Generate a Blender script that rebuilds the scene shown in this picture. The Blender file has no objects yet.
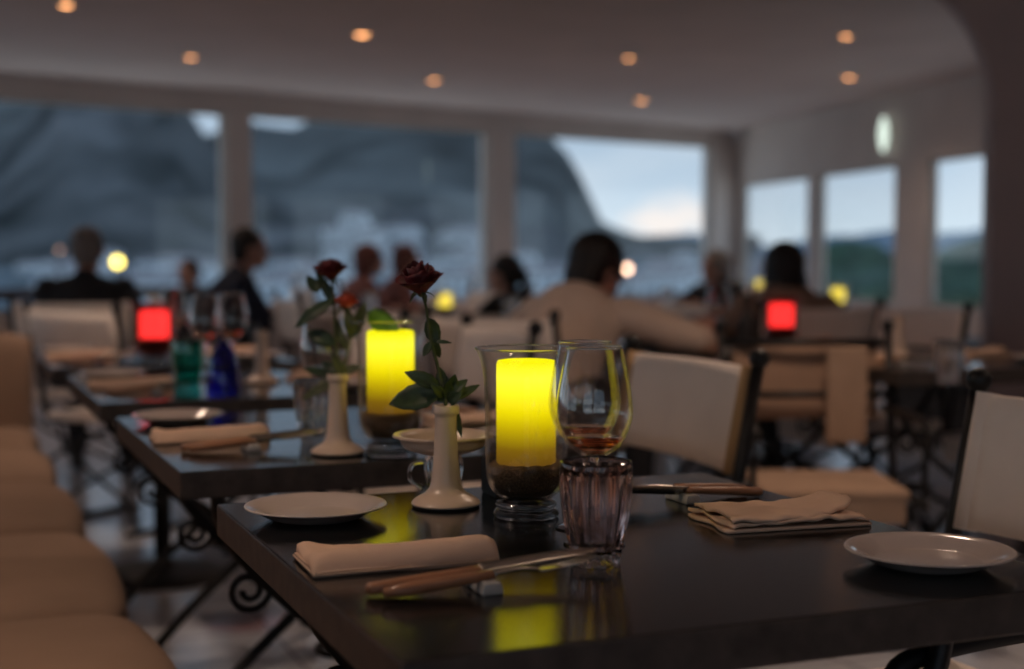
import bpy, bmesh, math, random
from mathutils import Vector, Matrix, noise
PI = math.pi
random.seed(7)
S = bpy.context.scene
COL = S.collection

# ------------------------------------------------------------------ camera, sky, exposure
CAM_H = 1.09
F = 1422.0
HORIZON = 255.0
pitch = math.atan((334.5 - HORIZON) / F)
cam = bpy.data.cameras.new('camera')
cam.sensor_width = 36.0
cam.lens = F * 36.0 / 1024.0
cam.clip_start = 0.05
cam.clip_end = 6000
cam.dof.use_dof = True
cam.dof.focus_distance = 1.74
cam.dof.aperture_fstop = 2.35
cam.dof.aperture_blades = 0
camo = bpy.data.objects.new('camera', cam)
COL.objects.link(camo)
camo.location = (0, 0, CAM_H)
camo.rotation_euler = (PI / 2 - pitch, 0, 0)
S.camera = camo

S.view_settings.view_transform = 'Standard'
S.view_settings.look = 'None'
S.view_settings.gamma = 1.0
S.view_settings.use_curve_mapping = False
S.view_settings.exposure = 0.95
try:
    S.cycles.use_denoising = True
    S.cycles.max_bounces = 10
    S.cycles.diffuse_bounces = 5
    S.cycles.glossy_bounces = 5
    S.cycles.transmission_bounces = 10
    S.cycles.transparent_max_bounces = 24
    S.cycles.sample_clamp_indirect = 4.0
    S.cycles.caustics_refractive = False
except Exception:
    pass

SKY = 1.0
wd = bpy.data.worlds.new('dusk_sky')
S.world = wd
wd.use_nodes = True
nt = wd.node_tree
nt.nodes.clear()
N = nt.nodes.new
wo = N('ShaderNodeOutputWorld'); bg = N('ShaderNodeBackground')
tc = N('ShaderNodeTexCoord'); sp = N('ShaderNodeSeparateXYZ'); rp = N('ShaderNodeValToRGB')
nz = N('ShaderNodeTexNoise'); mp = N('ShaderNodeMapping'); cr = N('ShaderNodeValToRGB'); mx = N('ShaderNodeMixRGB')
nt.links.new(tc.outputs['Generated'], sp.inputs[0]); nt.links.new(sp.outputs['Z'], rp.inputs[0])
rp.color_ramp.elements[0].position = 0.0; rp.color_ramp.elements[0].color = (0.44, 0.49, 0.53, 1)
rp.color_ramp.elements[1].position = 0.13; rp.color_ramp.elements[1].color = (0.18, 0.25, 0.34, 1)
e = rp.color_ramp.elements.new(0.05); e.color = (0.32, 0.38, 0.45, 1)
e = rp.color_ramp.elements.new(1.0); e.color = (0.12, 0.19, 0.31, 1)
mp.inputs['Scale'].default_value = (5, 5, 16)
nt.links.new(tc.outputs['Generated'], mp.inputs[0]); nt.links.new(mp.outputs[0], nz.inputs['Vector'])
nz.inputs['Scale'].default_value = 1.3; nz.inputs['Detail'].default_value = 5
nt.links.new(nz.outputs['Fac'], cr.inputs[0])
cr.color_ramp.elements[0].position = 0.42; cr.color_ramp.elements[0].color = (0, 0, 0, 1)
cr.color_ramp.elements[1].position = 0.72; cr.color_ramp.elements[1].color = (0.75, 0.75, 0.75, 1)
nt.links.new(cr.outputs[0], mx.inputs[0]); nt.links.new(rp.outputs[0], mx.inputs[1])
mx.inputs[2].default_value = (0.42, 0.45, 0.49, 1)
# a bright cumulus bank low over the ridge
cd = Vector(((668 - 512) / F, 1.0, (255 - 222) / F)).normalized()
sb = N('ShaderNodeVectorMath'); sb.operation = 'SUBTRACT'; sb.inputs[1].default_value = cd
sc_ = N('ShaderNodeVectorMath'); sc_.operation = 'MULTIPLY'; sc_.inputs[1].default_value = (30, 30, 48)
ln = N('ShaderNodeVectorMath'); ln.operation = 'LENGTH'
n3 = N('ShaderNodeTexNoise'); n3.inputs['Scale'].default_value = 60
ad = N('ShaderNodeMath'); ad.operation = 'MULTIPLY_ADD'; ad.inputs[1].default_value = 1.6
mx2 = N('ShaderNodeMixRGB'); mx2.inputs[2].default_value = (0.60, 0.52, 0.48, 1)
nt.links.new(tc.outputs['Generated'], sb.inputs[0]); nt.links.new(sb.outputs[0], sc_.inputs[0]); nt.links.new(sc_.outputs[0], ln.inputs[0])
nt.links.new(tc.outputs['Generated'], n3.inputs['Vector']); nt.links.new(n3.outputs['Fac'], ad.inputs[0]); nt.links.new(ln.outputs['Value'], ad.inputs[2])
mr_ = N('ShaderNodeMapRange'); mr_.inputs[1].default_value = 1.1; mr_.inputs[2].default_value = 1.9; mr_.inputs[3].default_value = 0.95; mr_.inputs[4].default_value = 0.0
nt.links.new(ad.outputs[0], mr_.inputs[0]); nt.links.new(mr_.outputs[0], mx2.inputs[0]); nt.links.new(mx.outputs[0], mx2.inputs[1])
nt.links.new(mx2.outputs[0], bg.inputs[0]); bg.inputs[1].default_value = SKY
nt.links.new(bg.outputs[0], wo.inputs[0])

# ------------------------------------------------------------------ materials
MATS = {}
def mat(name, col, rough=0.6, metal=0.0, var=0.12, scale=14.0, bump=0.0, bscale=60.0, coat=0.0, spec=0.5, sss=0.0, stretch=None, col2=None):
    m = bpy.data.materials.new(name); m.use_nodes = True
    t = m.node_tree; b = t.nodes['Principled BSDF']
    b.inputs['Roughness'].default_value = rough
    b.inputs['Metallic'].default_value = metal
    b.inputs['Specular IOR Level'].default_value = spec
    b.inputs['Coat Weight'].default_value = coat
    c = t.nodes.new('ShaderNodeTexCoord'); mpn = t.nodes.new('ShaderNodeMapping'); n = t.nodes.new('ShaderNodeTexNoise'); r = t.nodes.new('ShaderNodeValToRGB')
    if stretch: mpn.inputs['Scale'].default_value = stretch
    t.links.new(c.outputs['Object'], mpn.inputs[0]); t.links.new(mpn.outputs[0], n.inputs['Vector'])
    n.inputs['Scale'].default_value = scale; n.inputs['Detail'].default_value = 4
    t.links.new(n.outputs['Fac'], r.inputs[0])
    lo = [max(0, v * (1 - var)) for v in col]; hi = [min(1, v * (1 + var)) for v in (col2 or col)]
    r.color_ramp.elements[0].position = 0.3; r.color_ramp.elements[1].position = 0.7
    r.color_ramp.elements[0].color = (*lo, 1); r.color_ramp.elements[1].color = (*hi, 1)
    t.links.new(r.outputs[0], b.inputs['Base Color'])
    if sss: b.inputs['Subsurface Weight'].default_value = sss; b.inputs['Subsurface Radius'].default_value = (0.01, 0.006, 0.004)
    if bump:
        n2 = t.nodes.new('ShaderNodeTexNoise'); bp = t.nodes.new('ShaderNodeBump')
        n2.inputs['Scale'].default_value = bscale; n2.inputs['Detail'].default_value = 3
        t.links.new(mpn.outputs[0], n2.inputs['Vector']); t.links.new(n2.outputs['Fac'], bp.inputs['Height'])
        bp.inputs['Strength'].default_value = bump; bp.inputs['Distance'].default_value = 0.002
        t.links.new(bp.outputs[0], b.inputs['Normal'])
    MATS[name] = m
    return m

def emit(name, col, strength, zgrad=None):
    """glowing thing; zgrad = (z0, z1, dim colour) for wax that is lit from its flame near the top"""
    m = bpy.data.materials.new(name); m.use_nodes = True
    t = m.node_tree; t.nodes.clear()
    o = t.nodes.new('ShaderNodeOutputMaterial'); e = t.nodes.new('ShaderNodeEmission')
    e.inputs[0].default_value = (*col, 1); e.inputs[1].default_value = strength
    if zgrad:
        c = t.nodes.new('ShaderNodeTexCoord'); s = t.nodes.new('ShaderNodeSeparateXYZ'); mr = t.nodes.new('ShaderNodeMapRange'); r = t.nodes.new('ShaderNodeValToRGB')
        t.links.new(c.outputs['Object'], s.inputs[0]); t.links.new(s.outputs['Z'], mr.inputs[0])
        mr.inputs[1].default_value = zgrad[0]; mr.inputs[2].default_value = zgrad[1]
        t.links.new(mr.outputs[0], r.inputs[0])
        els = r.color_ramp.elements
        stops = zgrad[2]
        els[0].position = stops[0][0]; els[0].color = (*stops[0][1], 1)
        els[1].position = stops[-1][0]; els[1].color = (*stops[-1][1], 1)
        for p, cc in stops[1:-1]:
            q = els.new(p); q.color = (*cc, 1)
        t.links.new(r.outputs[0], e.inputs[0])
    t.links.new(e.outputs[0], o.inputs[0])
    MATS[name] = m
    return m

def thin_glass(name, tint=(1, 1, 1), ior=1.45, rough=0.0, gain=1.0):
    """thin walled clear glass: sees straight through, reflects by fresnel"""
    m = bpy.data.materials.new(name); m.use_nodes = True
    t = m.node_tree; t.nodes.clear()
    o = t.nodes.new('ShaderNodeOutputMaterial'); a = t.nodes.new('ShaderNodeBsdfTransparent'); g = t.nodes.new('ShaderNodeBsdfGlossy')
    f = t.nodes.new('ShaderNodeLayerWeight'); mxs = t.nodes.new('ShaderNodeMixShader'); mu = t.nodes.new('ShaderNodeMath'); pw = t.nodes.new('ShaderNodeMath')
    a.inputs[0].default_value = (*tint, 1); g.inputs['Color'].default_value = (1, 1, 1, 1); g.inputs['Roughness'].default_value = rough
    f.inputs[0].default_value = 0.5; pw.operation = 'POWER'; pw.inputs[1].default_value = 3.2
    mu.operation = 'MULTIPLY_ADD'; mu.inputs[1].default_value = 0.85 * gain; mu.inputs[2].default_value = 0.04 * gain; mu.use_clamp = True
    t.links.new(f.outputs['Facing'], pw.inputs[0]); t.links.new(pw.outputs[0], mu.inputs[0]); t.links.new(mu.outputs[0], mxs.inputs[0])
    t.links.new(a.outputs[0], mxs.inputs[1]); t.links.new(g.outputs[0], mxs.inputs[2]); t.links.new(mxs.outputs[0], o.inputs[0])
    MATS[name] = m
    return m

def real_glass(name, col, rough=0.0, ior=1.45):
    m = bpy.data.materials.new(name); m.use_nodes = True
    b = m.node_tree.nodes['Principled BSDF']
    b.inputs['Base Color'].default_value = (*col, 1); b.inputs['Roughness'].default_value = rough
    b.inputs['Transmission Weight'].default_value = 1.0; b.inputs['IOR'].default_value = ior
    MATS[name] = m
    return m

M_ceil = mat('ceiling_plaster', (0.60, 0.48, 0.44), 0.9, var=0.05, scale=2)
M_wall = mat('wall_plaster', (0.56, 0.48, 0.44), 0.85, var=0.06, scale=2)
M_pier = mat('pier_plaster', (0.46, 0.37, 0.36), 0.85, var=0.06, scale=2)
M_frame = mat('window_frame_paint', (0.42, 0.38, 0.34), 0.5, var=0.05)
M_wood = mat('dark_rail_wood', (0.07, 0.04, 0.03), 0.5, stretch=(1, 12, 12))
M_floor = mat('floor_tile', (0.58, 0.60, 0.66), 0.16, var=0.14, scale=1.2, spec=0.9)
M_iron = mat('black_iron', (0.012, 0.012, 0.013), 0.45, metal=0.3, var=0.3)
M_top = mat('black_lacquer', (0.008, 0.008, 0.009), 0.10, var=0.35, scale=30, bump=0.12, bscale=220, spec=0.30)
M_edge = mat('worn_table_edge', (0.042, 0.033, 0.029), 0.5, var=0.4, scale=40)
M_canvas = mat('pale_canvas', (0.82, 0.72, 0.64), 0.9, var=0.07, scale=6, bump=0.25, bscale=600)
M_ochre = mat('ochre_canvas', (0.44, 0.27, 0.13), 0.9, var=0.1, scale=8, bump=0.25, bscale=600)
M_tan = mat('tan_canvas', (0.33, 0.21, 0.145), 0.9, var=0.08, scale=8, bump=0.25, bscale=600)
M_strap = mat('light_tan_canvas', (0.42, 0.285, 0.20), 0.9, var=0.08, scale=8, bump=0.25, bscale=600)
M_cush = mat('bench_fabric', (0.33, 0.225, 0.165), 0.95, var=0.08, scale=5, bump=0.4, bscale=500, spec=0.2)
M_nap = mat('napkin_cloth', (0.70, 0.49, 0.36), 0.95, var=0.06, scale=12, bump=0.35, bscale=900, spec=0.15)
M_cloth = mat('white_tablecloth', (0.50, 0.46, 0.45), 0.9, var=0.06, scale=5)
M_porc = mat('porcelain', (0.52, 0.44, 0.40), 0.12, var=0.03, spec=0.6)
M_vase = mat('vase_ceramic', (0.60, 0.46, 0.36), 0.28, var=0.05, spec=0.5)
M_petal = mat('rose_petal', (0.095, 0.004, 0.006), 0.6, var=0.5, scale=50, sss=0.0)
M_petal2 = mat('coral_rose_petal', (0.62, 0.10, 0.04), 0.6, var=0.35, scale=50)
M_leaf = mat('rose_leaf', (0.028, 0.050, 0.020), 0.5, var=0.4, scale=60)
M_leaf2 = mat('fresh_rose_leaf', (0.10, 0.21, 0.035), 0.5, var=0.3, scale=60)
M_stem = mat('rose_stem', (0.075, 0.085, 0.035), 0.6, var=0.35, scale=60)
M_sand = mat('candle_sand', (0.10, 0.06, 0.03), 0.95, var=0.5, scale=400, bump=1.0, bscale=500)
M_handle = mat('brown_handle', (0.34, 0.16, 0.085), 0.35, var=0.25, stretch=(3, 30, 30), scale=8)
M_steel = mat('cutlery_steel', (0.42, 0.38, 0.33), 0.25, metal=0.9, var=0.1)
M_rest = mat('knife_rest_ceramic', (0.42, 0.40, 0.38), 0.3, var=0.05)
M_dark = mat('dark_leather', (0.02, 0.017, 0.017), 0.6, var=0.3)
M_green = thin_glass('green_glass', (0.28, 0.74, 0.64), gain=1.2)
M_blue = thin_glass('blue_glass', (0.16, 0.20, 0.75), gain=1.2)
M_clear = thin_glass('clear_glass', (0.97, 0.97, 0.96), gain=1.0, ior=1.42)
M_bowl = thin_glass('wine_glass_clear', (0.98, 0.97, 0.96), gain=1.05)
M_pane = thin_glass('window_pane', (0.93, 0.96, 0.97), gain=0.5, ior=1.35)
M_thick = real_glass('thick_clear_glass', (0.92, 0.92, 0.92))
M_pink = real_glass('rose_tinted_glass', (0.93, 0.78, 0.76))
M_redg = thin_glass('red_glass', (0.95, 0.62, 0.62), gain=1.0)
M_wine = real_glass('wine_liquid', (0.62, 0.20, 0.08), ior=1.33)
WAX = [(0.0, (0.12, 0.055, 0.006)), (0.16, (0.20, 0.11, 0.004)), (0.34, (0.50, 0.36, 0.002)), (0.52, (0.90, 0.74, 0.002)), (0.70, (1.15, 1.0, 0.02)), (0.84, (1.2, 1.12, 0.05)), (1.0, (1.0, 0.92, 0.003))]
M_wax = emit('yellow_lit_wax', (1, 0.9, 0.02), 0.60, (0.0, 0.135, WAX))
M_wax2 = emit('yellow_lit_wax_far', (0.95, 0.72, 0.08), 0.75)
M_waxr = emit('red_lit_wax', (1.0, 0.065, 0.06), 1.1)
M_lampw = emit('downlight_glow', (1.0, 0.42, 0.16), 5.0)
M_scone = emit('sconce_glow', (0.70, 0.82, 0.72), 0.75)
M_slamp = emit('street_lamp_yellow', (1.0, 0.72, 0.12), 5.0)
M_slamp2 = emit('street_lamp_warm', (1.0, 0.55, 0.35), 6.0)
M_slamp3 = emit('street_lamp_pale', (0.8, 0.75, 0.7), 2.5)
M_skin = mat('skin', (0.42, 0.22, 0.16), 0.6, var=0.06)
M_hairb = mat('black_hair', (0.010, 0.007, 0.006), 0.6, var=0.3, stretch=(20, 20, 2))
M_hairg = mat('grey_hair', (0.16, 0.14, 0.13), 0.8, var=0.2, stretch=(20, 20, 2))
M_hairr = mat('auburn_hair', (0.09, 0.025, 0.02), 0.7, var=0.3, stretch=(20, 20, 2))
M_cream = mat('cream_shirt', (0.60, 0.46, 0.37), 0.9, var=0.07, scale=10)
M_black = mat('black_garment', (0.012, 0.012, 0.015), 0.9, var=0.2)
M_navy = mat('navy_garment', (0.015, 0.018, 0.035), 0.9, var=0.2)
M_rose = mat('dusty_rose_garment', (0.15, 0.06, 0.055), 0.9, var=0.2)
M_trous = mat('dark_trousers', (0.025, 0.025, 0.03), 0.9, var=0.2)
M_shoe = mat('shoe_leather', (0.02, 0.015, 0.012), 0.4)
M_hazerock = mat('hazy_mountain_rock', (0.12, 0.13, 0.13), 0.95, var=0.55, scale=0.012, spec=0.0)  # cool grey of the rock with distance haze put into the base colour
M_hill = mat('wooded_hill', (0.06, 0.075, 0.075), 0.95, var=0.5, scale=0.02, spec=0.0, col2=(0.15, 0.155, 0.16))
M_far = mat('distant_hill', (0.22, 0.29, 0.36), 0.95, var=0.2, scale=0.01, spec=0.0)  # blue-grey stands for air haze, put into the base colour
M_slope = mat('town_slope', (0.085, 0.12, 0.13), 0.95, var=0.5, scale=0.05, spec=0.0, col2=(0.22, 0.26, 0.29))
M_sea = mat('bay_water', (0.13, 0.18, 0.24), 0.3, var=0.1, scale=0.05)
M_house = mat('house_wall', (0.74, 0.78, 0.80), 0.9, var=0.1, scale=0.5)
M_hroof = mat('house_roof', (0.30, 0.28, 0.29), 0.9, var=0.2, scale=0.5)
M_hwin = mat('house_window', (0.05, 0.06, 0.08), 0.3)
M_crown = mat('tree_crown', (0.045, 0.085, 0.055), 0.9, var=0.5, scale=1.5, spec=0.1)
M_bark = mat('tree_bark', (0.07, 0.05, 0.04), 0.9)
M_pole = mat('lamp_pole', (0.05, 0.05, 0.05), 0.6)

# ------------------------------------------------------------------ mesh helpers
def link(name, bm, m, parent=None, smooth=False):
    me = bpy.data.meshes.new(name)
    bmesh.ops.recalc_face_normals(bm, faces=bm.faces)
    bm.to_mesh(me); bm.free()
    for x in (m if isinstance(m, (list, tuple)) else [m]): me.materials.append(x)
    if smooth:
        for p in me.polygons: p.use_smooth = True
    o = bpy.data.objects.new(name, me); COL.objects.link(o)
    if parent is not None: o.parent = parent
    return o

def box(bm, c, s, rot=None, bev=0.0, mi=0):
    r = bmesh.ops.create_cube(bm, size=1.0)
    vs = r['verts']
    bmesh.ops.scale(bm, vec=s, verts=vs)
    fs = set(f for v in vs for f in v.link_faces)
    for f in fs: f.material_index = mi
    if bev:
        es = list(set(e for v in vs for e in v.link_edges))
        rr = bmesh.ops.bevel(bm, geom=es, offset=bev, segments=2, affect='EDGES', profile=0.5)
        vs = list(set(v for f in rr['faces'] for v in f.verts) | set(v for v in vs if v.is_valid))
    if rot is not None: bmesh.ops.rotate(bm, cent=(0, 0, 0), matrix=rot, verts=vs)
    bmesh.ops.translate(bm, vec=c, verts=vs)
    return vs

def tube(bm, pts, r, seg=8, mi=0, closed=False):
    """swept round bar; r a number or one per point"""
    pts = [Vector(p) for p in pts]; n = len(pts)
    rs = r if isinstance(r, (list, tuple)) else [r] * n
    rings = []; prev = None
    for i, p in enumerate(pts):
        if closed: d = pts[(i + 1) % n] - pts[i - 1]
        else: d = pts[min(i + 1, n - 1)] - pts[max(i - 1, 0)]
        d.normalize()
        if prev is None:
            a = Vector((0, 0, 1)) if abs(d.z) < 0.9 else Vector((1, 0, 0))
            u = d.cross(a).normalized()
        else:
            u = (prev - d * prev.dot(d)).normalized()
        prev = u; v = d.cross(u)
        rings.append([bm.verts.new(p + (u * math.cos(2 * PI * k / seg) + v * math.sin(2 * PI * k / seg)) * rs[i]) for k in range(seg)])
    for i in range(n if closed else n - 1):
        A, B = rings[i], rings[(i + 1) % n]
        for k in range(seg):
            bm.faces.new((A[k], A[(k + 1) % seg], B[(k + 1) % seg], B[k])).material_index = mi
    if not closed:
        bm.faces.new(list(reversed(rings[0]))).material_index = mi; bm.faces.new(rings[-1]).material_index = mi

def lathe(bm, prof, seg=40, c=(0, 0, 0), mi=0, flute=0, depth=0.0, flz=None):
    """revolve (r, z) points; r=0 closes to a point"""
    rings = []
    for (r, z) in prof:
        if r < 1e-6: rings.append([bm.verts.new((c[0], c[1], c[2] + z))])
        else:
            row = []
            for k in range(seg):
                a = 2 * PI * k / seg; rr = r
                if flute and flz and flz[0] < z < flz[1]:
                    rr = r - depth * (0.5 - 0.5 * abs(math.cos(flute * a / 2)) ** 0.6)* min(1, (z - flz[0]) / 0.006, (flz[1] - z) / 0.006)
                row.append(bm.verts.new((c[0] + rr * math.cos(a), c[1] + rr * math.sin(a), c[2] + z)))
            rings.append(row)
    for A, B in zip(rings, rings[1:]):
        if len(A) == 1 and len(B) == 1: continue
        for k in range(seg):
            k2 = (k + 1) % seg
            if len(A) == 1: f = bm.faces.new((A[0], B[k], B[k2]))
            elif len(B) == 1: f = bm.faces.new((A[k], A[k2], B[0]))
            else: f = bm.faces.new((A[k], A[k2], B[k2], B[k]))
            f.material_index = mi

def smoothprof(pts, n=4):
    """Catmull-Rom through profile points"""
    out = []
    P = [pts[0]] + list(pts) + [pts[-1]]
    for i in range(1, len(P) - 2):
        for j in range(n):
            t = j / n
            q = []
            for a in range(2):
                p0, p1, p2, p3 = P[i - 1][a], P[i][a], P[i + 1][a], P[i + 2][a]
                q.append(0.5 * (2 * p1 + (p2 - p0) * t + (2 * p0 - 5 * p1 + 4 * p2 - p3) * t * t + (3 * p1 - p0 - 3 * p2 + p3) * t ** 3))
            out.append((max(q[0], 0), q[1]))
    out.append(tuple(pts[-1]))
    return out

def spline(pts, n=8):
    out = []; P = [Vector(p) for p in pts]; P = [P[0]] + P + [P[-1]]
    for i in range(1, len(P) - 2):
        for j in range(n):
            t = j / n
            out.append(0.5 * (2 * P[i] + (P[i + 1] - P[i - 1]) * t + (2 * P[i - 1] - 5 * P[i] + 4 * P[i + 1] - P[i + 2]) * t * t + (3 * P[i] - P[i - 1] - 3 * P[i + 1] + P[i + 2]) * t ** 3))
    out.append(P[-1])
    return out

def prism(bm, poly, h0, h1, mi=0):
    a = [bm.verts.new((x, y, h0)) for x, y in poly]; b = [bm.verts.new((x, y, h1)) for x, y in poly]
    bm.faces.new(list(reversed(a))).material_index = mi; bm.faces.new(b).material_index = mi
    for i in range(len(poly)):
        j = (i + 1) % len(poly); bm.faces.new((a[i], a[j], b[j], b[i])).material_index = mi

def thing(name, label, cat, loc=(0, 0, 0), rz=0.0, group=None):
    o = bpy.data.objects.new(name, None); COL.objects.link(o)
    o.empty_display_size = 0.05
    o.location = loc; o.rotation_euler = (0, 0, rz); o['label'] = label; o['category'] = cat
    if group: o['group'] = group
    return o

def tag(o, label, cat, group=None, loc=None, rz=None):
    o['label'] = label; o['category'] = cat
    if group: o['group'] = group
    if loc is not None: o.location = loc
    if rz is not None: o.rotation_euler = (0, 0, rz)
    return o

def struct(name, bm, m, parent=None, smooth=False):
    o = link(name, bm, m, parent, smooth)
    if parent is None: o['kind'] = 'structure'
    return o

def dup(root, loc, rz, label, group=None, scale=None):
    def rec(o, par):
        c = o.copy(); COL.objects.link(c); c.parent = par
        for ch in list(o.children): rec(ch, c)
        return c
    r = rec(root, None)
    r.location = loc; r.rotation_euler = (0, 0, rz); r['label'] = label
    if group: r['group'] = group
    elif 'group' in r.keys(): del r['group']
    if scale: r.scale = (scale,) * 3
    return r

class Kind:
    """first placing makes the thing, later ones copy it"""
    def __init__(self, make): self.make = make; self.o = None
    def put(self, loc, rz, label, group=None, scale=None):
        if self.o is None:
            self.o = self.make(label)
            self.o.location = loc; self.o.rotation_euler = (0, 0, rz)
            if group: self.o['group'] = group
            if scale: self.o.scale = (scale,) * 3
            return self.o
        return dup(self.o, loc, rz, label, group, scale)

# ------------------------------------------------------------------ where things stand (metres, camera above the origin)
cs, sn = math.cos(pitch), math.sin(pitch)
def ray(px, py):
    u, v = (px - 512) / F, -(py - 334.5) / F
    return Vector((u, cs + v * sn, -sn + v * cs))
def at(px, py, h):
    d = ray(px, py); t = (h - CAM_H) / d.z
    return Vector((d.x * t, d.y * t, h))
def aty(px, py, Y):
    d = ray(px, py); t = Y / d.y
    return Vector((d.x * t, Y, CAM_H + d.z * t))
TA = math.radians(22.3)
W = Vector((math.cos(TA), math.sin(TA), 0)); D = Vector((-W.y, W.x, 0))
O0 = Vector((-0.093, 1.17, 0))
C0 = O0 + W * 0.38 + D * 0.41
TT = 0.75
def tp(c, x, y, z=TT):
    p = c + W * x + D * y
    return Vector((p.x, p.y, z))

# ------------------------------------------------------------------ the room
CEIL = 2.42
Wa = aty(0, 98, 10.5); Wb = Vector((2.05, 15.1, 0)); Wa.z = 0
u1 = (Wb - Wa).normalized(); n1 = Vector((-u1.y, u1.x, 0))      # n1 points outside
Cr = Vector((2.42, 15.35, 0)); Rb = Vector((3.42, 10.35, 0))
u2 = (Rb - Cr).normalized(); n2 = Vector((-u2.y, u2.x, 0))
if n2.x < 0: n2 = -n2
RIGHT_END = Cr + u2 * 9.2
LEFT_END = Wa - u1 * 5.2
FX0, FY0 = LEFT_END.x - 0.0, -3.2
FX1 = 6.2
outline = [(FX0, FY0), (FX1, FY0), (FX1, RIGHT_END.y), (RIGHT_END.x, RIGHT_END.y), (Cr.x, Cr.y), (Wb.x + 0.1, Wb.y + 0.12), (LEFT_END.x, LEFT_END.y)]
bm = bmesh.new(); prism(bm, outline, -0.15, 0.0); floor = struct('floor', bm, M_floor)
# tile joints in the floor: brick texture darkening the joints
t = M_floor.node_tree; b = t.nodes['Principled BSDF']
br = t.nodes.new('ShaderNodeTexBrick'); tcc = t.nodes.new('ShaderNodeTexCoord'); mm = t.nodes.new('ShaderNodeMixRGB'); mpp = t.nodes.new('ShaderNodeMapping')
mpp.inputs['Rotation'].default_value = (0, 0, -TA)
t.links.new(tcc.outputs['Object'], mpp.inputs[0]); t.links.new(mpp.outputs[0], br.inputs['Vector'])
br.inputs['Scale'].default_value = 1.0; br.offset = 0
br.inputs['Brick Width'].default_value = 0.45; br.inputs['Row Height'].default_value = 0.45; br.inputs['Mortar Size'].default_value = 0.006
br.inputs['Color1'].default_value = (1, 1, 1, 1); br.inputs['Color2'].default_value = (0.9, 0.9, 0.9, 1); br.inputs['Mortar'].default_value = (0.45, 0.45, 0.45, 1)
mm.blend_type = 'MULTIPLY'; mm.inputs[0].default_value = 1
src = b.inputs['Base Color'].links[0].from_socket
t.links.new(src, mm.inputs[1]); t.links.new(br.outputs[0], mm.inputs[2]); t.links.new(mm.outputs[0], b.inputs['Base Color'])
bm = bmesh.new(); prism(bm, outline, CEIL, CEIL + 0.15); struct('ceiling', bm, M_ceil)

def wbox(bm, P, u, n, s0, s1, z0, z1, d0, d1, mi=0):
    """box along a wall line: s along u, d along n"""
    q = [P + u * s + n * d for s, d in ((s0, d0), (s1, d0), (s1, d1), (s0, d1))]
    prism(bm, [(p.x, p.y) for p in q], z0, z1, mi)

def s_at(px, P, u):
    """distance along the wall line where the sight line of a column meets it"""
    k = (px - 512) / F / 1.0
    # x = k*y approx (pitch is small)
    return (k * P.y - P.x) / (u.x - k * u.y)

def windows(P, u, n, spans, z0, z1, idx, rail=False, thick=0.16):
    for (a, b_) in spans:
        w = bpy.data.objects.new('window_%d' % idx, None); COL.objects.link(w); w['kind'] = 'structure'
        bm = bmesh.new(); f = 0.028
        wbox(bm, P, u, n, a, a + f, z0, z1, 0.03, 0.07); wbox(bm, P, u, n, b_ - f, b_, z0, z1, 0.03, 0.07)
        wbox(bm, P, u, n, a + f, b_ - f, z0, z0 + f, 0.03, 0.07); wbox(bm, P, u, n, a + f, b_ - f, z1 - f, z1, 0.03, 0.07)
        struct('window_frame', bm, M_frame, w)
        bm = bmesh.new(); wbox(bm, P, u, n, a + f, b_ - f, z0 + f, z1 - f, 0.047, 0.053)
        struct('window_glass', bm, M_pane, w)
        idx += 1
    return idx

# back wall (obliquely across the view): sill wall, lintel, piers between three wide openings and two more out of frame
S0 = 0.0
pa = [s_at(x, Wa, u1) for x in (228, 252, 489, 514, 711)]
Lw = (Wb - Wa).length
ZS, ZT = 0.66, 2.25
bm = bmesh.new()
wbox(bm, Wa, u1, n1, -5.2, Lw + 0.45, 0, ZS, 0, 0.2)
wbox(bm, Wa, u1, n1, -5.2, Lw + 0.45, ZT, CEIL, 0, 0.2)
for a, b_ in ((-0.95, -0.7), (-5.2, -5.0), (pa[0], pa[1]), (pa[2], pa[3]), (pa[4], Lw + 0.45)):
    wbox(bm, Wa, u1, n1, a, b_, ZS, ZT, -0.02, 0.14)
struct('wall_back', bm, M_wall)
ix = windows(Wa, u1, n1, [(-0.7, pa[0]), (pa[1], pa[2]), (pa[3], pa[4]), (-5.0, -0.95)], ZS, ZT, 1)
bm = bmesh.new(); wbox(bm, Wa, u1, n1, -5.0, pa[0] - 0.02, 0.765, 0.845, -0.16, -0.09)
for s in (-3.6, -2.4, -1.2, 0.4, 1.3):
    wbox(bm, Wa, u1, n1, s, s + 0.04, 0.62, 0.80, -0.15, -0.11)
wbox(bm, Wa, u1, n1, -5.0, pa[0] - 0.02, 0.60, 0.63, -0.16, -0.001)
o = link('handrail', bm, M_wood)
tag(o, 'dark brown wooden rail running across the leftmost window', 'handrail')

# right wall with lower windows under a deep soffit
pb = [s_at(x, Cr, u2) for x in (740, 806, 816, 893, 926, 982)]
ZR0, ZR1 = 0.68, 1.84
bm = bmesh.new()
Lr = 9.2
wbox(bm, Cr, u2, n2, -0.3, Lr, 0, ZR0, 0, 0.1)
wbox(bm, Cr, u2, n2, -0.3, Lr, ZR1, CEIL, 0, 0.1)
last = pb[5] + 0.5
for a, b_ in ((-0.3, pb[0]), (pb[1], pb[2]), (pb[3], pb[4]), (last, last + 0.3), (Lr - 0.4, Lr)):
    wbox(bm, Cr, u2, n2, a, b_, ZR0, ZR1, 0.0, 0.09)
struct('wall_right', bm, M_wall)
ix = windows(Cr, u2, n2, [(pb[0], pb[1]), (pb[2], pb[3]), (pb[4], last), (last + 0.3, Lr - 0.4)], ZR0, ZR1, ix)

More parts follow.
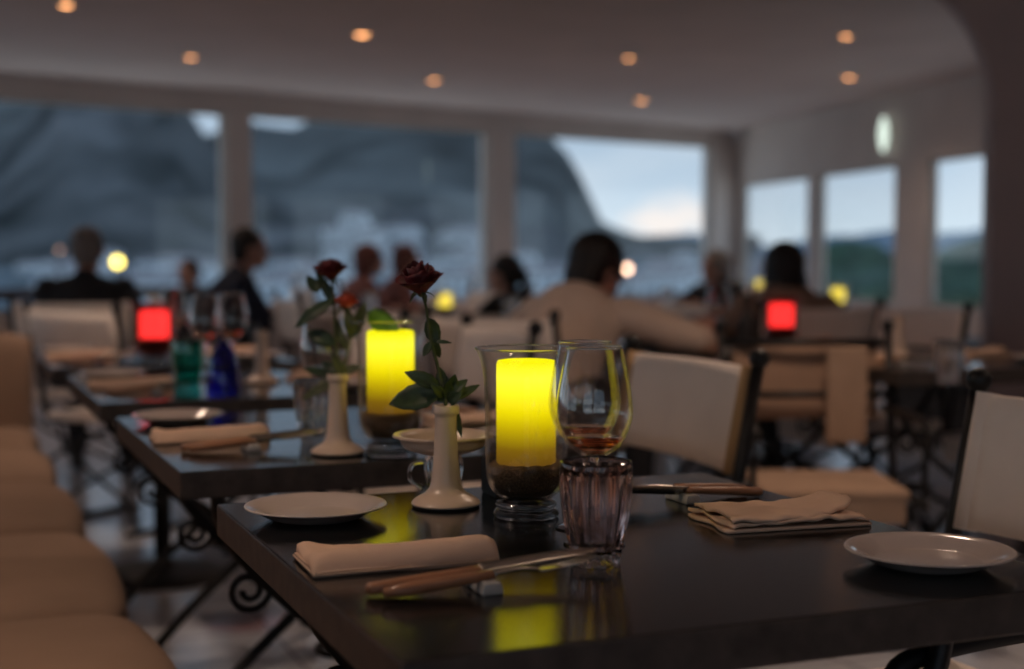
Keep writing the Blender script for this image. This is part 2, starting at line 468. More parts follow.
# left wall and wall behind the camera; their unseen windows are added for light
bm = bmesh.new()
Lf = Vector((LEFT_END.x, FY0, 0)); uf = Vector((0, 1, 0)); nf = Vector((-1, 0, 0)); LL = LEFT_END.y - FY0
wbox(bm, Lf, uf, nf, 0, LL, 0, 0.7, 0, 0.2); wbox(bm, Lf, uf, nf, 0, LL, 2.2, CEIL, 0, 0.2)
cuts = [0, 0.4, 3.6, 3.9, 7.1, 7.4, LL - 0.3, LL]
for a, b_ in ((cuts[0], cuts[1]), (cuts[2], cuts[3]), (cuts[4], cuts[5]), (cuts[6], cuts[7])): wbox(bm, Lf, uf, nf, a, b_, 0.7, 2.2, 0, 0.2)
struct('wall_left', bm, M_wall)
ix = windows(Lf, uf, nf, [(cuts[1], cuts[2]), (cuts[3], cuts[4]), (cuts[5], cuts[6])], 0.7, 2.2, ix)
bm = bmesh.new()
Bf = Vector((FX0, FY0, 0)); ub = Vector((1, 0, 0)); nb = Vector((0, -1, 0)); LB = FX1 - FX0
wbox(bm, Bf, ub, nb, 0, LB, 0, 0.7, 0, 0.2); wbox(bm, Bf, ub, nb, 0, LB, 2.2, CEIL, 0, 0.2)
for a, b_ in ((0, 4.0), (7.0, 7.4), (10.4, LB)): wbox(bm, Bf, ub, nb, a, b_, 0.7, 2.2, 0, 0.2)
struct('wall_front', bm, M_wall)
ix = windows(Bf, ub, nb, [(4.0, 7.0), (7.4, 10.4)], 0.7, 2.2, ix)
# near right: side wall, then the pier whose inner corner sweeps up into the ceiling
bm = bmesh.new(); prism(bm, [(FX1, FY0), (FX1 + 0.2, FY0), (FX1 + 0.2, RIGHT_END.y + 0.2), (FX1, RIGHT_END.y + 0.2)], 0, CEIL)
prism(bm, [(RIGHT_END.x, RIGHT_END.y), (FX1, RIGHT_END.y), (FX1, RIGHT_END.y + 0.2), (RIGHT_END.x, RIGHT_END.y + 0.2)], 0, CEIL)
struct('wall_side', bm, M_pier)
PY = 6.55
x0 = aty(981, 300, PY + 0.12).x
pts = [(FX1, 0.0), (x0, 0.0), (x0, 1.78)]
cxx, czz, rx, rz_ = x0 - 0.62, 1.78, 0.62, CEIL - 1.78
for k in range(1, 15):
    a = (PI / 2) * k / 14
    pts.append((cxx + rx * math.cos(a), czz + rz_ * math.sin(a)))
pts += [(FX1, CEIL)]
bm = bmesh.new()
fa = [bm.verts.new((x, PY, z)) for x, z in pts]; fb = [bm.verts.new((x, PY + 0.12, z)) for x, z in pts]
bm.faces.new(fa); bm.faces.new(list(reversed(fb)))
for i in range(len(pts)):
    j = (i + 1) % len(pts); bm.faces.new((fa[i], fb[i], fb[j], fa[j]))
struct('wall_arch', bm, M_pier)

# recessed downlights
def make_down(label):
    o = thing('ceiling_light', label, 'ceiling light')
    bm = bmesh.new(); lathe(bm, [(0.038, 0.0), (0.055, 0.0), (0.058, -0.006), (0.050, -0.010), (0.040, -0.006), (0.038, 0.0)], 24); link('trim_ring', bm, M_frame, o, True)
    bm = bmesh.new(); lathe(bm, [(0, -0.001), (0.037, -0.001), (0.037, -0.004), (0, -0.005)], 24); link('lamp_face', bm, M_lampw, o, True)
    return o
down = Kind(make_down)
DL = [(66, 5, 'small warm recessed ceiling light, alone near the top left corner', 0.95),
      (191, 57, 'recessed ceiling light above the dark post between the two left windows', 0.8),
      (362, 34, 'brightest amber recessed ceiling light, left of the middle of the ceiling', 1.1),
      (434, 80, 'small recessed ceiling light just below and right of the brightest amber one', 0.9),
      (629, 58, 'dimmer upper one of two recessed ceiling lights near the mid ceiling', 0.72),
      (641, 100, 'recessed ceiling light closest above the window with open sky', 1.0),
      (846, 36, 'upper of two recessed ceiling lights in line beside the arch', 0.8),
      (849, 77, 'lower of two recessed ceiling lights, nearest the white wall lamp', 0.95)]
for i, (px, py, lab, k) in enumerate(DL):
    p = at(px, py, CEIL - 0.001); s = 1.15 * k * (p.y / 9.5)
    down.put(p, 0, lab, 'recessed ceiling lights', s)
    ld = bpy.data.lights.new('downlight_beam', 'SPOT'); ld.energy = 8.0; ld.color = (1, 0.70, 0.50); ld.spot_size = 2.3; ld.spot_blend = 0.8; ld.shadow_soft_size = 0.05
    lo = bpy.data.objects.new('downlight_beam', ld); COL.objects.link(lo); lo.location = (p.x, p.y, CEIL - 0.03)
# unseen lamps of the same kind, added to brighten the near room
for x, y, w_ in ((-1.2, 1.6, 'the banquette'), (1.6, 0.2, 'the aisle right of the camera'), (0.9, 3.6, 'the open tan chair'), (-1.6, 4.8, 'the end of the banquette'), (2.6, 2.4, 'the right hand pier side'), (-0.4, -1.4, 'the floor behind the camera')):
    down.put((x, y, CEIL - 0.001), 0, 'added unseen ceiling light directly above ' + w_, 'added unseen ceiling lights overhead', 1.0)
    ld = bpy.data.lights.new('downlight_beam', 'SPOT'); ld.energy = 13.0 if y < 0.5 else 27.0; ld.color = (1, 0.72, 0.54); ld.spot_size = 2.3; ld.spot_blend = 0.9; ld.shadow_soft_size = 0.06
    lo = bpy.data.objects.new('downlight_beam', ld); COL.objects.link(lo); lo.location = (x, y, CEIL - 0.03)

# wall lamp on the soffit of the right wall
sc_s = s_at(889, Cr, u2); sp_ = Cr + u2 * sc_s - n2 * 0.0
o = thing('wall_lamp', 'elongated white glass wall lamp glowing above the right hand windows', 'wall lamp', (sp_.x, sp_.y, 0), math.atan2(u2.y, u2.x))
hz = CAM_H + (255 - 135) * sp_.y / F
sgn = -1 if (Vector((-u2.y, u2.x, 0)).dot(n2) > 0) else 1
bm = bmesh.new(); lathe(bm, smoothprof([(0, -0.15), (0.018, -0.13), (0.036, -0.05), (0.036, 0.04), (0.020, 0.12), (0, 0.145)]), 20, (0, sgn * 0.07, hz)); link('glass_shade', bm, M_scone, o, True)
bm = bmesh.new(); box(bm, (0, sgn * 0.018, hz), (0.06, 0.034, 0.16), bev=0.006); link('wall_plate', bm, M_frame, o)

# ------------------------------------------------------------------ outside: sea, slopes, mountains, town
def polar(name, m, rad, f, px0, px1, nseg, relief=1.0):
    """ground strip: rows at distances rad, f(px, i) gives height of the row"""
    bm = bmesh.new(); rows = []
    for i, R in enumerate(rad):
        row = []
        for k in range(nseg + 1):
            px = px0 + (px1 - px0) * k / nseg
            a = (px - 512) / F
            row.append(bm.verts.new((a * R, R, f(px, R, i))))
        rows.append(row)
    for A, B in zip(rows, rows[1:]):
        for k in range(nseg): bm.faces.new((A[k], A[k + 1], B[k + 1], B[k]))
    return struct(name, bm, m, None, True)
def lerp_tab(tab, x):
    if x <= tab[0][0]: return tab[0][1]
    for (a, b_), (c, d) in zip(tab, tab[1:]):
        if x <= c: return b_ + (d - b_) * (x - a) / (c - a)
    return tab[-1][1]
def hh(y, R): return CAM_H + (255 - y) * R / F
bm = bmesh.new(); prism(bm, [(-4000, 30), (4500, 30), (4500, 5500), (-4000, 5500)], -9, -8); struct('sea', bm, M_sea)
ridge = [(-600, 150), (-200, 60), (0, 70), (170, 92), (205, 135), (250, 120), (300, 128), (340, 96), (450, 80), (545, 128), (562, 148), (585, 190), (602, 222), (640, 238), (760, 246)]
def mtn(px, R, i):
    t_ = (R - 900) / 600.0
    base = hh(268, R)
    top = hh(lerp_tab(ridge, px), 1500) * 1.0
    k = max(0, min(1, t_)) ** 0.8
    if R > 1500: k = 1 - (R - 1500) / 1400
    return base * (1 - k) + top * k + 22 * noise.noise(Vector((px / 60, R / 120, 3))) * (0.3 + k) * (0.25 if abs(R - 1500) < 5 else 1)
polar('mountain', M_hazerock, [900, 1000, 1100, 1200, 1300, 1400, 1500, 1650, 1900, 2300], mtn, -600, 760, 120)
ridge2 = [(-600, 60), (-300, 90), (0, 150), (25, 122), (60, 88), (180, 85), (215, 150), (260, 196), (330, 205), (480, 216), (620, 246), (760, 262)]
def hil(px, R, i):
    k = max(0, min(1, (R - 380) / 240.0))
    if R > 620: k = 1 - (R - 620) / 500
    return hh(285, R) * (1 - k) + hh(lerp_tab(ridge2, px), 620) * k + 9 * noise.noise(Vector((px / 35, R / 60, 9))) * (0.3 + k) * (0.4 if abs(R - 620) < 5 else 1)
polar('hill', M_hill, [380, 430, 480, 530, 580, 620, 680, 800], hil, -600, 760, 140)
ridge3 = [(560, 246), (640, 236), (700, 232), (760, 246), (820, 238), (870, 230), (930, 236), (1000, 226), (1300, 215), (2200, 200)]
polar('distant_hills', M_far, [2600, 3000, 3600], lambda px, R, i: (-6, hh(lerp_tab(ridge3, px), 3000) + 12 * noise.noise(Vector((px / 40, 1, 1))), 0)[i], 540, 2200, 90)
def twn(px, R, i):
    k = (R - 60) / 340
    return hh(330 - 62 * k, R) + 1.2 * noise.noise(Vector((px / 40, R / 50, 4)))
polar('town_terrain', M_slope, [60, 110, 170, 240, 320, 400, 430], twn, -900, 2400, 120)

def make_house(seed):
    def mk(label):
        rnd = random.Random(seed)
        w, d, h = rnd.uniform(7, 13), rnd.uniform(6, 9), rnd.uniform(4, 8)
        o = thing('house', label, 'house')
        bm = bmesh.new(); box(bm, (0, 0, h / 2 - 1.5), (w, d, h + 3))
        if rnd.random() < 0.6: box(bm, (w * 0.3, -d * 0.35, h * 0.3 - 1), (w * 0.7, d * 0.7, h * 0.6 + 2))
        link('walls', bm, M_house, o)
        bm = bmesh.new(); v = [(-w / 2 - .3, -d / 2 - .3, h), (w / 2 + .3, -d / 2 - .3, h), (w / 2 + .3, d / 2 + .3, h), (-w / 2 - .3, d / 2 + .3, h), (-w / 2 + 1.5, 0, h + 1.5), (w / 2 - 1.5, 0, h + 1.5)]
        v = [bm.verts.new(p) for p in v]
        for f in ((0, 1, 5, 4), (1, 2, 5), (2, 3, 4, 5), (3, 0, 4), (3, 2, 1, 0)): bm.faces.new([v[i] for i in f])
        link('roof', bm, M_hroof, o)
        bm = bmesh.new()
        for i in range(int(w // 2.2)):
            for z in ([h * 0.35, h * 0.75] if h > 5.5 else [h * 0.6]): box(bm, (-w / 2 + 1.3 + i * 2.2, -d / 2 - 0.02, z), (0.9, 0.1, 1.1))
        link('windows', bm, M_hwin, o)
        return o
    return Kind(mk)
hk = [make_house(s) for s in range(5)]
rnd = random.Random(3)
spots = []
for i in range(900):
    if len(spots) >= 90: break
    # denser in the bay between the two middle piers
    px = rnd.choice([rnd.uniform(330, 480), rnd.uniform(255, 490), rnd.uniform(515, 700), rnd.uniform(515, 705), rnd.uniform(20, 220), rnd.uniform(750, 900)])
    R = rnd.uniform(190, 395)
    p = Vector(((px - 512) / F * R, R, twn(px, R, 0)))
    if 320 < px < 485 and rnd.random() < 0.75:
        R = rnd.uniform(420, 520); p = Vector(((px - 512) / F * R, R, hil(px, R, 0) - 1))
    if any((p.xy - q_.xy).length < 15 for q_ in spots): continue
    spots.append(p)
    hk[i % 5].put(p, rnd.uniform(-0.5, 0.5), 'pale house of the hillside town seen through the ' + ('leftmost window' if px < 240 else 'second window from the left' if px < 500 else 'window with open sky' if px < 730 else 'lower right hand windows'), 'houses of the town outside', rnd.uniform(0.7, 1.1) * (1.0 if R > 400 else 0.75))
def make_tree(seed):
    def mk(label):
        r_ = random.Random(seed); o = thing('tree', label, 'tree')
        bm = bmesh.new(); tube(bm, [(0, 0, -1), (0.1, 0, 1.5), (0, 0.1, 3.2)], [0.22, 0.17, 0.08], 8); link('trunk', bm, M_bark, o, True)
        bm = bmesh.new()
        for i in range(16):
            a = r_.uniform(0, 2 * PI); z = r_.uniform(1.8, 5.4); rr = 1.5 * (1 - abs(z - 3.2) / 4)
            vs = bmesh.ops.create_icosphere(bm, subdivisions=3, radius=r_.uniform(0.6, 1.1))['verts']
            for v in vs: v.co += v.co.normalized() * 0.25 * noise.noise(v.co * 3 + Vector((i, seed, 0)))
            bmesh.ops.translate(bm, vec=(rr * math.cos(a), rr * math.sin(a), z), verts=vs)
        link('crown', bm, M_crown, o, True)
        return o
    return Kind(mk)
tk = [make_tree(1), make_tree(2)]
for i, (px, R, top, lab) in enumerate(((842, 50, 278, 'low green tree at the left of the group outside the right hand windows'), (862, 36, 264, 'green tree outside, just left of the wide right hand pier'),
        (884, 28, 246, 'taller green tree outside, ending at the left edge of the wide right hand pier'), (905, 43, 252, 'green tree outside, mostly behind the wide right hand pier'),
        (948, 20, 242, 'green tree showing at the left of the narrow rightmost window'), (972, 43, 262, 'green tree showing at the right of the narrow rightmost window'), (826, 62, 280, 'small distant green tree beside the thin window post'))):
    zt = hh(top, R); zb = -4.4
    s = (zt - zb) / 6.3
    tk[i % 2].put(((px - 512) / F * R, R, zb), i * 1.1, lab, None, s)
bm = bmesh.new(); prism(bm, [(4, 16.5), (26, 16.5), (34, 70), (9, 70)], -6, -4.3); struct('garden_terrain', bm, M_slope)

def make_lamp(m, nm):
    def mk(label):
        o = thing('street_lamp', label, 'street lamp')
        bm = bmesh.new(); tube(bm, [(0, 0, -9), (0, 0, -0.3)], 0.05, 8); tube(bm, [(0, 0, -0.35), (0, 0, -0.2)], 0.12, 8); link('pole', bm, M_pole, o)
        bm = bmesh.new(); bmesh.ops.create_icosphere(bm, subdivisions=3, radius=0.22); link('globe', bm, m, o, True)
        return o
    return mk
for px, py, R, m, sc, lab in ((118, 262, 42, M_slamp, 0.60, 'yellow street lamp glowing outside beside the seated figure at far left'), (627, 269, 60, M_slamp2, 0.6, 'warm pinkish street lamp outside behind the man in cream'),
        (60, 250, 60, M_slamp2, 0.14, 'faint orange street lamp far outside the leftmost window'), (297, 302, 30, M_slamp3, 0.5, 'pale street lamp low outside, left of the twin rose vase')):
    o = make_lamp(m, '')(lab); o.location = ((px - 512) / F * R, R, hh(py, R)); [c for c in o.children if c.name.startswith('globe')][0].scale = (sc,) * 3

# ------------------------------------------------------------------ banquette
bench = thing('banquette', 'tan upholstered banquette with channel seat cushions along the tables at left', 'banquette', tuple(O0 + W * -0.0), TA)
BX = -0.02
def pad(y0, y1, x0, x1, z0, z1, bulge):
    """stuffed seat pad: rounded in section, its front edge bowing out between the seams"""
    bm = bmesh.new(); ny, nx = 14, 16; rows = []
    for j in range(ny + 1):
        t = j / ny; y = y0 + (y1 - y0) * t; b_ = math.sin(PI * t) ** 0.45 if 0 < t < 1 else 0
        row = []
        for i in range(nx * 2):
            a = 2 * PI * i / (nx * 2)
            ca, sa = math.cos(a), math.sin(a)
            ex = lambda v, p: math.copysign(abs(v) ** p, v)
            hw, hz = (x1 - x0) / 2 - bulge * (1 - b_), (z1 - z0) / 2 - 0.028 * (1 - b_)
            row.append(bm.verts.new(((x0 + x1) / 2 + hw * ex(ca, 0.35), y, (z0 + z1) / 2 + hz * ex(sa, 0.42))))
        rows.append(row)
    for A, B in zip(rows, rows[1:]):
        for i in range(nx * 2):
            k = (i + 1) % (nx * 2); bm.faces.new((A[i], A[k], B[k], B[i]))
    bm.faces.new(rows[0]); bm.faces.new(list(reversed(rows[-1])))
    return bm
seams = [-0.95, -0.12, 0.71, 1.55, 2.36, 3.17, 3.95, 4.55]
for a, b_ in zip(seams, seams[1:]):
    link('seat_cushion', pad(a + 0.003, b_ - 0.003, -0.52, BX + 0.02, 0.29, 0.465, 0.05), M_cush, bench, True)
bm = bmesh.new(); box(bm, (-0.30, 1.78, 0.145), (0.50, 5.5, 0.288)); link('bench_base', bm, M_cush, bench)
for a, b_ in zip(seams, seams[1:]):
    link('back_cushion', pad(a + 0.003, b_ - 0.003, -0.62, -0.50, 0.44, 0.86, 0.01), M_cush, bench, True)
bm = pad(-0.55, 0.02, -0.10, 0.10, 0.29, 0.80, 0.01)
bmesh.ops.rotate(bm, cent=(0, 0, 0), matrix=Matrix.Rotation(-PI / 2, 3, 'Z'), verts=bm.verts)
bmesh.ops.translate(bm, vec=(-0.02 , 4.66, 0), verts=bm.verts)
link('end_arm', bm, M_cush, bench, True)

# ------------------------------------------------------------------ tables
def table_top(o, m=None):
    bm = bmesh.new(); box(bm, (0, 0, 0.728), (0.76, 0.82, 0.044), bev=0.003)
    for f in bm.faces:
        f.normal_update()
        if abs(f.normal.z) < 0.9: f.material_index = 1
    # raised worn rim
    link('tabletop', bm, [M_top, M_edge], o)
def make_table(label):
    o = thing('table', label, 'table'); table_top(o)
    for sy in (-1, 1):
        for sx in (-1, 1):
            bm = bmesh.new(); y = 0.27 * sy
            tube(bm, spline([(0.30 * sx, y, 0.706), (0.27 * sx, y, 0.60), (0.14 * sx, y, 0.46), (-0.02 * sx, y + 0.012 * sx, 0.34), (-0.17 * sx, y, 0.21), (-0.27 * sx, y, 0.10), (-0.33 * sx, y, 0.02), (-0.37 * sx, y, 0.011)], 6), 0.0125, 8)
            lg = link('leg', bm, M_iron, o, True)
            bm = bmesh.new(); sp2 = []
            for k in range(26):
                a = k * 0.38; r = 0.038 * (1 - k / 34); sp2.append((0.245 * sx - 0.0 + r * math.cos(a) * sx * -1, y, 0.54 - 0.02 + r * math.sin(a) * -1))
            tube(bm, sp2, 0.006, 6); link('scroll', bm, M_iron, lg, True)
    bm = bmesh.new(); tube(bm, spline([(-0.02, -0.27, 0.34), (0.03, -0.12, 0.29), (-0.03, 0, 0.34), (0.03, 0.12, 0.29), (0.0, 0.27, 0.34)], 6), 0.010, 8)
    tube(bm, [(0.055 * math.cos(a / 12 * 2 * PI), 0.055 * math.sin(a / 12 * 2 * PI), 0.325) for a in range(12)], 0.007, 6, closed=True)
    link('stretcher', bm, M_iron, o, True)
    bm = bmesh.new(); box(bm, (0, -0.27, 0.697), (0.62, 0.03, 0.018)); box(bm, (0, 0.27, 0.697), (0.62, 0.03, 0.018)); link('support_rail', bm, M_iron, o)
    return o
tables = Kind(make_table)
def make_ped(label):
    o = thing('pedestal_table', label, 'table'); table_top(o)
    bm = bmesh.new(); lathe(bm, smoothprof([(0.22, 0), (0.22, 0.012), (0.16, 0.03), (0.04, 0.045), (0.03, 0.08)]) + [(0, 0.08)], 32); lathe(bm, [(0, 0), (0.22, 0)], 32); link('foot', bm, M_iron, o, True)
    bm = bmesh.new(); lathe(bm, [(0.03, 0.08), (0.03, 0.69), (0.14, 0.69), (0.14, 0.706), (0, 0.706)], 20); lathe(bm, [(0, 0.08), (0.03, 0.08)], 20); link('pole', bm, M_iron, o, True)
    return o
peds = Kind(make_ped)
C = {}
GT = 'dark square dining tables'
def T(key, c, lab, k=tables):
    C[key] = Vector((c[0], c[1], 0)); k.put((c[0], c[1], 0), TA, lab, GT)
T('a0', C0, 'black glossy dining table in front with yellow candle glass and wine glasses')
T('a1', C0 + D * 1.125, 'second black dining table, holding the twin rose vase')
T('a2', C0 + D * 2.24, 'third black dining table, holding green and blue glasses')
T('a3', C0 + D * 3.35 - W * 0.02, 'fourth dark table along the banquette, with a red candle', peds)
T('b2', Vector((1.33, 4.66, 0)), 'dark table at right with tan napkin, beyond the open chair')
T('b3', C0 + D * 3.045 + W * 2.1, 'dark table under the red candle in front of the long haired woman')
T('b4', Vector((1.02, 6.85, 0)), 'dark table beyond the man in the cream shirt')

def make_cloth_table(label):
    o = thing('clothed_table', label, 'table')
    bm = bmesh.new(); n = 40; rows = []
    for (s, z) in ((0.0, 0.765), (0.9, 0.765), (1.0, 0.758), (1.03, 0.70), (1.06, 0.45)):
        row = []
        for k in range(n):
            a = 2 * PI * k / n; q = max(abs(math.cos(a)), abs(math.sin(a))); r = 0.41 / q
            w = 1 + (0.035 * math.sin(a * 14) if z < 0.72 else 0)
            row.append(bm.verts.new((r * s * w * math.cos(a), r * s * w * math.sin(a), z)))
        rows.append(row)
    for A, B in zip(rows, rows[1:]):
        for k in range(n): bm.faces.new((A[k], A[(k + 1) % n], B[(k + 1) % n], B[k]))
    bmesh.ops.remove_doubles(bm, verts=bm.verts, dist=1e-5)
    c_ = link('tablecloth', bm, M_cloth, o, True); md = c_.modifiers.new('thick', 'SOLIDIFY'); md.thickness = 0.004; md.offset = 1
    bm = bmesh.new(); box(bm, (0, 0, 0.735), (0.76, 0.76, 0.04)); link('tabletop', bm, M_iron, o)
    for sx in (-1, 1):
        for sy in (-1, 1):
            bm = bmesh.new(); box(bm, (0.33 * sx, 0.33 * sy, 0.358), (0.04, 0.04, 0.715)); link('leg', bm, M_iron, o)
    return o
cloths = Kind(make_cloth_table)
GC = 'white clothed tables near the windows'
def TC(key, c, lab):
    C[key] = Vector((c[0], c[1], 0)); cloths.put((c[0], c[1], 0), TA, lab, GC)
TC('f1', (-0.24, 7.3), 'white clothed table by the back windows with a yellow candle, mid view')
TC('f2', (1.52, 7.85), 'white clothed table behind the long haired woman, with a yellow candle')
TC('f3', (-1.02, 7.95), 'white clothed table beside the dark haired man in profile')
TC('f4', (0.75, 9.1), 'white clothed table in front of the dark clad guest by the corner')
TC('f5', (-3.1, 7.4), 'white clothed table beside the seated figure at far left')
TC('f6', (1.80, 10.7), 'small looking white clothed table near the window corner')
TC('f7', (-0.12, 10.0), 'far white clothed table between the two reddish haired guests')

# ------------------------------------------------------------------ director chairs
def make_chair(band=M_ochre, cm=M_canvas, strap=False, seatm=M_canvas):
    def mk(label):
        o = thing('director_chair', label, 'chair')
        hw = 0.25; pw_ = 0.272
        top = Vector((0, -0.29, 0.90)); bot = Vector((0, -0.20, 0.43))
        def on(z): return bot + (top - bot) * ((z - bot.z) / (top.z - bot.z))
        for sx in (-1, 1):
            bm = bmesh.new(); tube(bm, [(sx * pw_, on(z).y, z) for z in (0.42, 0.65, 0.90)], 0.013, 10)
            p = link('rear_post', bm, M_iron, o, True)
            bm = bmesh.new(); r = bmesh.ops.create_uvsphere(bm, u_segments=16, v_segments=10, radius=0.021); bmesh.ops.translate(bm, vec=(sx * pw_, top.y - 0.002, 0.912), verts=r['verts']); link('finial', bm, M_iron, p, True)
            bm = bmesh.new(); tube(bm, [(sx * hw, 0.20, 0.42), (sx * hw, 0.215, 0.64)], 0.010, 8); link('front_post', bm, M_iron, o, True)
            bm = bmesh.new(); tube(bm, spline([(sx * hw, on(0.655).y, 0.655), (sx * hw, -0.05, 0.668), (sx * hw, 0.14, 0.665), (sx * hw, 0.25, 0.65), (sx * hw, 0.27, 0.62)], 5), [0.013] * 21, 8); link('armrest', bm, M_iron, o, True)
            bm = bmesh.new(); tube(bm, [(sx * 0.250, -0.22, 0.432), (sx * 0.250, 0.22, 0.432)], 0.013, 8); link('seat_rail', bm, M_iron, o, True)
            bm = bmesh.new(); tube(bm, [(sx * 0.25, -0.24, 0.013), (sx * 0.25, 0.25, 0.013)], 0.012, 8); link('floor_runner', bm, M_iron, o, True)
        for y in (-0.17, 0.17):
            for sx in (-1, 1):
                bm = bmesh.new(); yy = y + 0.009 * sx
                tube(bm, spline([(sx * 0.235, yy, 0.43), (sx * 0.18, yy, 0.31), (0, yy, 0.215), (-sx * 0.18, yy, 0.12), (-sx * 0.25, yy, 0.013)], 6), 0.010, 8); link('leg', bm, M_iron, o, True)
        # canvas back: a sling wrapped round both posts, slightly hollow
        bm = bmesh.new(); z0, z1 = (0.68, 0.89) if not strap else (0.62, 0.86)
        if strap:
            tube(bm, [(-pw_, on(z1).y, z1), (pw_, on(z1).y, z1)], 0.012, 8); tube(bm, [(-pw_, on(0.70).y + 0.012, 0.70), (pw_, on(0.70).y + 0.012, 0.70)], 0.012, 8); link('back_rail', bm, M_iron, o, True); bm = bmesh.new()
        nx = 14; F_, B_ = [], []
        for j in range(6):
            z = z0 + (z1 - z0) * j / 5; f_, b2 = [], []
            for i in range(nx + 1):
                x = -hw + 2 * hw * i / nx; hol = -0.028 * (1 - (x / hw) ** 2)
                y = on(z).y + hol - (0.02 if strap else 0)
                if strap: x *= 0.93
                f_.append(bm.verts.new((x, y + 0.014, z))); b2.append(bm.verts.new((x, y - 0.014, z)))
            F_.append(f_); B_.append(b2)
        for G in (F_, B_):
            for A, B in zip(G, G[1:]):
                for i in range(nx): bm.faces.new((A[i], A[i + 1], B[i + 1], B[i]))
        for k in (0, -1):
            for i in range(nx): bm.faces.new((F_[k][i], F_[k][i + 1], B_[k][i + 1], B_[k][i]))
        for k in (0, -1):
            for a in range(5): bm.faces.new((F_[a][k], F_[a + 1][k], B_[a + 1][k], B_[a][k]))
        bc = link('back_canvas', bm, cm, o, True)
        if not strap:
            for sx in (-1, 1):
                bm = bmesh.new()
                pts_ = [(sx * (hw - 0.004), on(z).y, z) for z in (z0 - 0.004, 0.78, z1 + 0.004)]
                tube(bm, pts_, 0.0185, 14); x = link('side_sleeve', bm, band, bc, True)
        else:
            bm = bmesh.new(); ax = Vector((0, (top - bot).normalized().y, (top - bot).normalized().z))
            R_ = Matrix.Rotation(math.atan2(0.09, 0.47), 3, 'X')
            box(bm, (-0.125, on(0.70).y + 0.018, 0.70), (0.13, 0.03, 0.30), rot=None, bev=0.006)
            link('back_panel', bm, M_strap, bc)
        # seat: padded sling with a short skirt
        bm = bmesh.new(); box(bm, (0, 0, 0.455), (0.43 if strap else 0.50, 0.40 if strap else 0.46, 0.035), bev=0.014); sc = link('seat', bm, seatm, o, True)
        bm = bmesh.new(); box(bm, (0, 0.192 if strap else 0.222, 0.41), (0.40 if strap else 0.46, 0.012, 0.075), bev=0.004); link('skirt', bm, seatm, sc)
        return o
    return Kind(mk)
ch = make_chair(); chp = make_chair(band=M_canvas); cho = make_chair(strap=True, cm=M_tan, seatm=M_strap)
GH = 'canvas director chairs'
FACE_L = TA + PI / 2; FACE_R = TA - PI / 2; AWAY = 0.0; TO_US = PI
def chair(key, x, y, rz, lab, k=None, g=GH):
    k = k or (ch if 'ochre' in lab else chp)
    p = tp(C[key], x, y, 0) if key else Vector((x, y, 0))
    return k.put(tuple(p), rz, lab, g)
chair('a0', 0.51, 0.0, FACE_L, 'pale canvas director chair cut by the right edge, at the front table', chp).scale = (0.985, 0.985, 0.978)
chair('a1', 0.475, 0.01, FACE_L, 'pale canvas director chair with ochre edge, behind the wine glasses').scale = (1, 1, 0.972)
chair('a2', 0.50, 0.05, FACE_L, 'pale canvas chair at the third table, seen between rose and candle glass')
chair('a3', 0.50, 0.02, FACE_L, 'blurred pale canvas chair at the fourth table, behind the twin roses')
cho.put((0.885, 4.02, 0), PI - 0.0, 'open tan canvas chair facing the camera with black frame and back panel').scale = (0.93, 0.96, 0.96)
chair(None, 0.09, 5.08, -0.62, 'canvas chair under the man in the cream shirt', g=GH)
chair('b3', 0.50, 0.0, FACE_L, 'canvas chair at the right side of the red candle table in the second row')
chair('b4', -0.50, 0.0, FACE_R, 'blurred canvas chair beyond the man in the cream shirt')
chair(None, 1.20, 6.13, 0.25, 'canvas chair under the long haired woman')
chair('b2', 0.52, 0.0, FACE_L, 'canvas chair at the far side of the right hand table, by the pier')
chair(None, -2.03, 6.75, 0.1, 'pale backed canvas chair under the seated figure at far left')
chair('f3', -0.67, -0.10, FACE_R, 'canvas chair under the dark haired man in profile')
chair('f1', 0.47, 0.31, FACE_L - 0.9, 'canvas chair under the dark narrow figure by the middle pier')
chair('f1', -0.62, 0.1, FACE_R, 'empty canvas chair at the yellow candle table by the back windows')
chair('f4', 0.81, 0.2, FACE_L, 'canvas chair under the dark clad guest by the corner')
chair(None, -1.10, 9.35, FACE_R, 'canvas chair under the left reddish haired guest')
chair(None, -0.92, 10.15, FACE_R - 0.4, 'canvas chair under the right reddish haired guest')
chair(None, -1.55, 5.75, -0.6, 'canvas chair beyond the end of the banquette with pale seat')
chair('f3', 0.66, 0.0, FACE_L, 'empty canvas chair opposite the dark haired man in profile')

# ------------------------------------------------------------------ tableware
def make_plate(label):
    bm = bmesh.new()
    top_ = smoothprof([(0.0, 0.006), (0.050, 0.006), (0.062, 0.009), (0.080, 0.017), (0.091, 0.0195)], 4)
    bot_ = smoothprof([(0.092, 0.0175), (0.078, 0.012), (0.060, 0.003), (0.048, 0.0), (0.044, 0.0), (0.0, 0.002)], 4)
    lathe(bm, top_ + bot_, 56); bmesh.ops.remove_doubles(bm, verts=bm.verts, dist=1e-6)
    return tag(link('plate', bm, M_porc, None, True), label, 'plate')
plates = Kind(make_plate)

